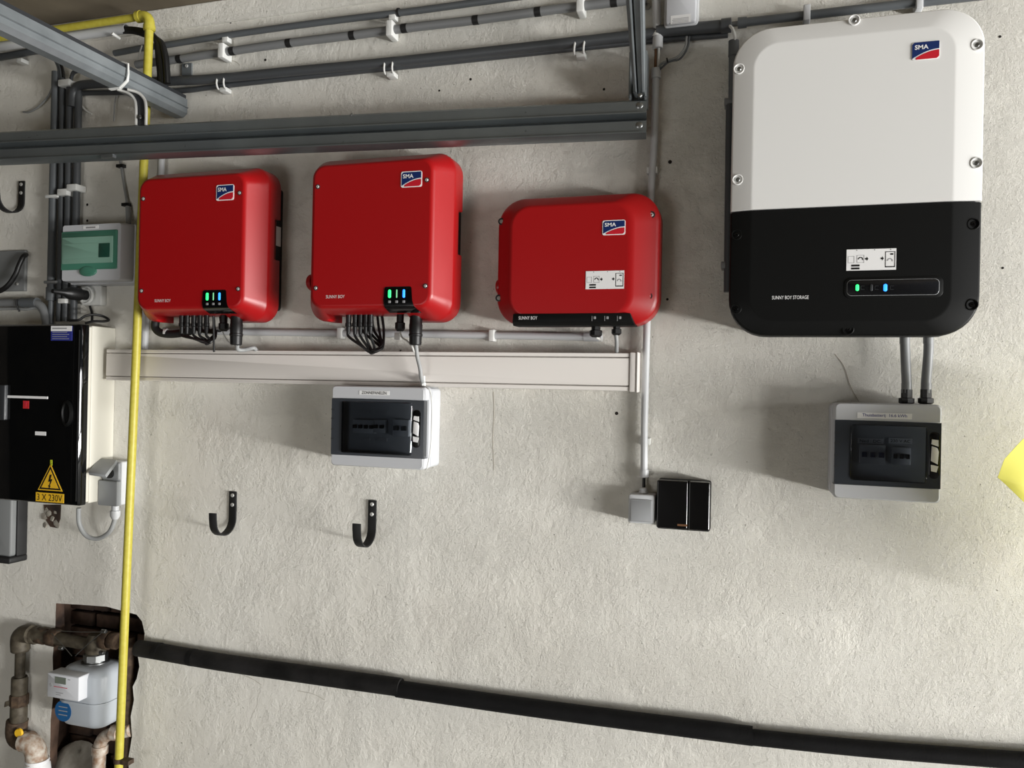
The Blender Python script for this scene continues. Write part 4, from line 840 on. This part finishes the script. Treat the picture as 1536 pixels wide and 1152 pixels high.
# ------------------------------------------------------------------ outdoor socket with open flap beside the cabinet
x0, x1, z0, z1 = at(147,720,.062).x+.002, at(177,720,.062).x, at(165,757,.05).z, at(165,692,.05).z
t = thing('splashproof_socket', 'grey splashproof socket with raised flap beside the cream cabinet', 'socket', ((x0+x1)/2,0,z0))
M().rbox(x0+.003,x1,z0,z1,-.001,-.046,.005,.003).build('housing', 'pvc_light', t)
M().rbox(x0,x1-.002,z0-.002,z0+.080,-.044,-.064,.004,.003).build('lower_cover', 'lid_grey', t)
M().rbox(x0+.004,x1-.006,z0+.084,z1-.004,-.044,-.054,.004,.003).build('socket_face', 'lid_grey', t)
q = [at(134,713,.115), at(160,717,.115), at(177,694,.045), at(150,691,.045)]
M().loft([[p for p in q],[p+Vector((0,-.006,.010)) for p in q]]).build('flap', 'lid_grey', t, bevel=.002)
c = at(165,710,.055); M().lathe((c.x,-.05,c.z), (0,-1,0), [(0,.016),(.012,.016),(.013,.012)], 16).build('spring_cap', 'black_matt', t)
c = at(173,757,.03); M().lathe((c.x,-.03,c.z+.004), (0,0,-1), [(0,.012),(.022,.012),(.024,.016),(.04,.016),(.052,.010)], 14).build('cable_entry', 'pvc_light', t)
M().tube(spline([at(173,770,.03), at(171,783,.03), at(163,799,.035), at(146,808,.04), at(129,803,.05), at(119,785,.06), at(118,762,.07)]), .0075, 10).build('cable', 'cable_grey', t)

# ------------------------------------------------------------------ black insulated pipe along the bottom
bp_ = thing('insulated_pipe', 'black foam insulated pipe running low along the whole wall', 'pipe', at(800,1075,.035))
d_ = .032
M().tube(spline([at(207,972,d_), at(222,974.5,d_), at(240,977.5,d_), at(330,993,d_), at(470,1013,d_), at(601,1031,d_)],5), .0262, 18).build('insulation', 'foam_worn', bp_)
M().tube(spline([at(596,1033,d_), at(750,1055,d_), at(900,1075,d_), at(1129,1104,d_)],6), .0240, 18).build('insulation', 'foam_black', bp_)
M().tube(spline([at(1120,1105,d_-.006), at(1300,1123,d_-.006), at(1536,1141,d_-.006), at(1700,1151,d_-.006)],6), .0200, 18).build('insulation', 'foam_black', bp_)
for px, py in ((233,976),(285,985.5)):
    a, b = at(px,py,d_), at(px+20,py+3,d_); M().lathe(a, b-a, [(0,.0268),(.01,.0270),(.02,.0268)], 18).build('wrap_seam', 'foam_black', bp_)

# ------------------------------------------------------------------ gas meter and its pipes
dg = -.02
gm = thing('gas_meter', 'pale grey gas meter with small display hanging in the wall niche', 'gas meter', at(120,1093,.0))
gx0, gx1 = at(84,1040,.085).x, at(160,1040,.06).x
zt_, zs_, zb3 = at(120,992,.03).z, at(130,1051,.06).z, at(120,1090,.07).z
def can(za, zb, top):
    def l(z, e, r): return [(x, y, z) for x, y, _ in [(p[0], p[2], 0) for p in rr(gx0+e, gx1-e, -.088+e, .055-e, r, 0, 6)]]
    if top: L3 = [l(za,0,.045), l(zb-.030,0,.045), l(zb-.016,.004,.043), l(zb-.006,.014,.036), l(zb,.03,.025)]
    else: L3 = [l(za,.020,.03), l(za+.006,.010,.038), l(za+.02,.002,.043), l(za+.035,0,.045), l(zb,0,.045)]
    return M().loft(L3).build('upper_can' if top else 'lower_can', 'meter_grey', gm)
can(zs_+.003, zt_, True); can(zb3, zs_-.003, False)
M().loft([[(p[0],p[2],z) for p in rr(gx0-.004,gx1+.004,-.092,.059,.047,0,6)] for z in (zs_-.004,zs_+.004)]).build('seam_flange', 'meter_grey', gm)
i0,i1,j0,j1 = rect((70,1010),(118,1016),(116,1053),(69,1046),.125)
dp = M().rbox(i0,i1,j0,j1,-.07,-.122,.004,.003).build('counter_unit', 'light_grey', gm)
a, b = at(83,1014.5,.122), at(99,1027,.122); M().box(a.x,b.x,-.1215,-.1232,b.z,a.z).build('display', 'lcd', dp)
a, b = at(81,1028,.122), at(101,1034,.122); M().box(a.x,b.x,-.1215,-.1228,b.z+.002,a.z-.002).build('red_stripe', 'meter_red', dp)
for k, (u, v) in enumerate(((84,1038),(84,1041),(102,1019))): a = at(u,v,.122); M().box(a.x,a.x+.03-.01*k,-.1215,-.1226,a.z-.002,a.z).build('print_line', 'print_grey', dp)
a = at(76,1027,.122); M().lathe((a.x,-.1215,a.z), (0,-1,0), [(0,.006),(.001,.006)], 14).build('seal_mark', 'print_grey', dp)
c = at(90,1066,.089); st = M().lathe((c.x+.012,-.0875,c.z), (0,-1,0), [(0,.034),(.0012,.034)], 28).build('round_sticker', 'sticker_blue', gm)
for k in range(3): M().box(c.x-.006,c.x+.030,-.0885,-.0892,c.z+.012-k*.013,c.z+.015-k*.013).build('print_line', 'print_grey', st)
c = at(123,985,.01); cx_ = (gx0+gx1)/2; cy_ = -.015
M().lathe((cx_,cy_,zt_-.004), (0,0,1), [(0,.044),(.008,.044),(.009,.036),(.012,.036)], 24).build('union_collar', 'steel', gm); M().lathe((cx_,cy_,zt_+.008), (0,0,1), [(0,.038),(.02,.038),(.024,.034)], 8).build('union_nut', 'steel', gm)
gp = thing('gas_pipework', 'old brown gas pipe with brass fittings leading to the gas meter', 'pipe', at(28,1100,.05))
pz = at(60,953,.03).z
px_l = at(29,950,.03).x
T0 = Vector((cx_,cy_,pz-.012))
M().lathe((cx_,cy_,zt_+.026), (0,0,1), [(0,.030),(.012,.033),(pz-zt_-.026,.033),(pz-zt_,.024)], 16).build('meter_tee', 'brass_old', gp)
M().tube([Vector((px_l+.03,-.03,pz)), T0, at(178,961,.0)], .0215, 16).build('header_pipe', 'brass_old', gp)
for px, py, w_, r_ in ((48,952,.05,.030),(64,954,.035,.027),(82,956,.04,.031),(160,960,.03,.031),(172,961,.03,.028)):
    c = at(px,py,.02); M().lathe(c-Vector((w_/2,0,0)), (1,-.02,-.02), [(0,r_*.92),(w_*.12,r_),(w_*.88,r_),(w_,r_*.92)], 10 if px > 70 else 18).build('coupling', 'brass_old' if px < 60 else 'rusty', gp)
M().tube(elbow([Vector((px_l+.055,-.03,pz)), Vector((px_l,-.03,pz)), at(31,975,.03)], .04), .031, 16).build('elbow', 'brass_old', gp)
zr = lambda py: at(29,py,.03).z
M().tube([at(31,958,.03), at(28,1085,.03)], .0165, 16).build('riser', 'brass_old', gp)
for ya, yb, r_, mt in ((962,977,.029,'brass_old'),(1015,1042,.026,'brass_old'),(1041,1058,.030,'rusty'),(1058,1084,.027,'brass_old')):
    a, b = at(31-(ya-958)*.026,ya,.03), at(31-(yb-958)*.026,yb,.03); L = a.z-b.z; M().lathe(a, b-a, [(0,r_*.94),(L*.1,r_),(L*.9,r_),(L,r_*.94)], 18 if mt == 'brass_old' else 8).build('coupling', mt, gp)
M().loft([[at(20,1052,.05)+Vector((0,0,.008)),at(20,1052,.05)-Vector((0,0,.008)),at(20,1052,.03)-Vector((0,0,.008)),at(20,1052,.03)+Vector((0,0,.008))],[at(7,1057,.06)+Vector((0,0,.01)),at(6,1058,.06)-Vector((0,0,.008)),at(6,1058,.04)-Vector((0,0,.008)),at(7,1057,.04)+Vector((0,0,.01))]]).build('valve_lever', 'brass_old', gp, bevel=.003)
M().tube(elbow([at(26,1080,.03), at(23,1108,.03), at(44,1112,.04)], .04), .034, 16).build('elbow', 'rusty', gp)
c = at(27,1100,.064); M().lathe((c.x,-.058,c.z), (.1,-1,0), [(0,.016),(.007,.014)], 12).build('paint_patch', 'yellow_sticker', gp)
wpp = thing('painted_pipe', 'white painted flaking pipe bend at the bottom left corner', 'pipe', at(55,1150,.05))
M().tube(elbow([at(36,1112,.045), at(54,1114,.045), at(56,1180,.045)], .05), .034, 16).build('bend', 'rust_paint', wpp)
c = at(56,1141,.045); M().lathe(c, (0,0,-1), [(-.006,.036),(0,.038),(.004,.033),(.012,.040),(.05,.044),(.09,.042)], 18).build('collar', 'pure_white', wpp)
wq = thing('painted_pipe', 'flaking white and rust pipe bend under the gas meter in the niche', 'pipe', at(147,1150,.0))
M().tube(elbow([at(197,1095,-.01), at(150,1104,-.01), at(147,1185,-.01)], .05), .021, 16).build('bend', 'rust_paint', wq)
for px, py, dd in ((175,1099,(1,0,.05)),(150,1124,(0,0,1))):
    c = at(px,py,-.01); M().lathe(c, dd, [(-.014,.026),(.014,.026)], 16).build('collar', 'rust_paint', wq)
tag(M().tube([at(195,955,-.02), at(194,1020,-.02), at(192,1180,-.02)], .018, 14).build('dark_pipe', 'rusty'), 'dark rusty upright pipe in the niche behind the yellow gas pipe', 'pipe')
sw_ = thing('seal_wire', 'thin sealing wire tied between the gas pipe and the meter', 'wire', at(112,985,.06))
for pts in (((77,950),(92,965),(108,984)),((113,984),(132,966),(154,948)),((85,946),(120,948),(154,948))):
    M().tube([at(*q,.05) for q in pts], .0014, 6).build('wire', 'steel', sw_)
for px, py in ((92,972),(156,947),(153,979)):
    c = at(px,py,.05); M().lathe(c, (1,0,0), [(-.010,.005),(-.008,.007),(.008,.007),(.010,.005)], 10).build('lead_seal', 'steel', sw_)
# lump of cement at the foot of the niche
lm = M(); cen = at(118,1150,-.06)
rows = []
for i in range(9):
    ph = math.pi/2*i/8
    rows.append([(cen.x + .13*math.cos(ph)*math.cos(th)*(1+.16*math.sin(3*th+i)), cen.y+.01 + .075*math.cos(ph)*math.sin(th), cen.z-.12+.19*math.sin(ph)*(1+.10*math.sin(2*th+1))) for th in [2*math.pi*k/20 for k in range(20)]])
lm.loft(rows).build('cement_lump', 'cement', wall)

# ------------------------------------------------------------------ yellow high-visibility cloth at the right edge
def cloth():
    t = M(); outline = [(1496,716),(1508,689),(1540,659),(1600,625),(1700,600),(1800,620),(1840,760),(1830,900),(1760,1000),(1690,980),(1640,880),(1590,800),(1536,752),(1510,728)]
    P = [at(x,y,.30) for x,y in outline]; c = sum(P, Vector())/len(P); n = len(P); K = 9; rows = []; xl = min(p.x for p in P)
    for k in range(K+1):
        f = k/K; row = []
        for i, p in enumerate(P):
            for s in range(4):
                v = p.lerp(P[(i+1)%n], s/4).lerp(c, f*.98); v.y = -(.30 - .30*(v.x-xl) + .020*math.sin(9*(v.x*1.4+v.z*2.1))*min(1,f*2+.25) + .010*math.sin(27*(v.x-.6*v.z))*min(1,f*3)); row.append(v)
        rows.append(row)
    back = [[v + Vector((0,.0015,0)) for v in row] for row in rows]
    t.loft(rows[::-1] + back)
    return t.build('highvis_cloth', 'highvis', angle=60)
tag(cloth(), 'bright yellow high-visibility cloth poking in at the right edge', 'clothing')

for o in list(bpy.data.objects):
    for k in ('_o', '_m'):
        if k in o: del o[k]
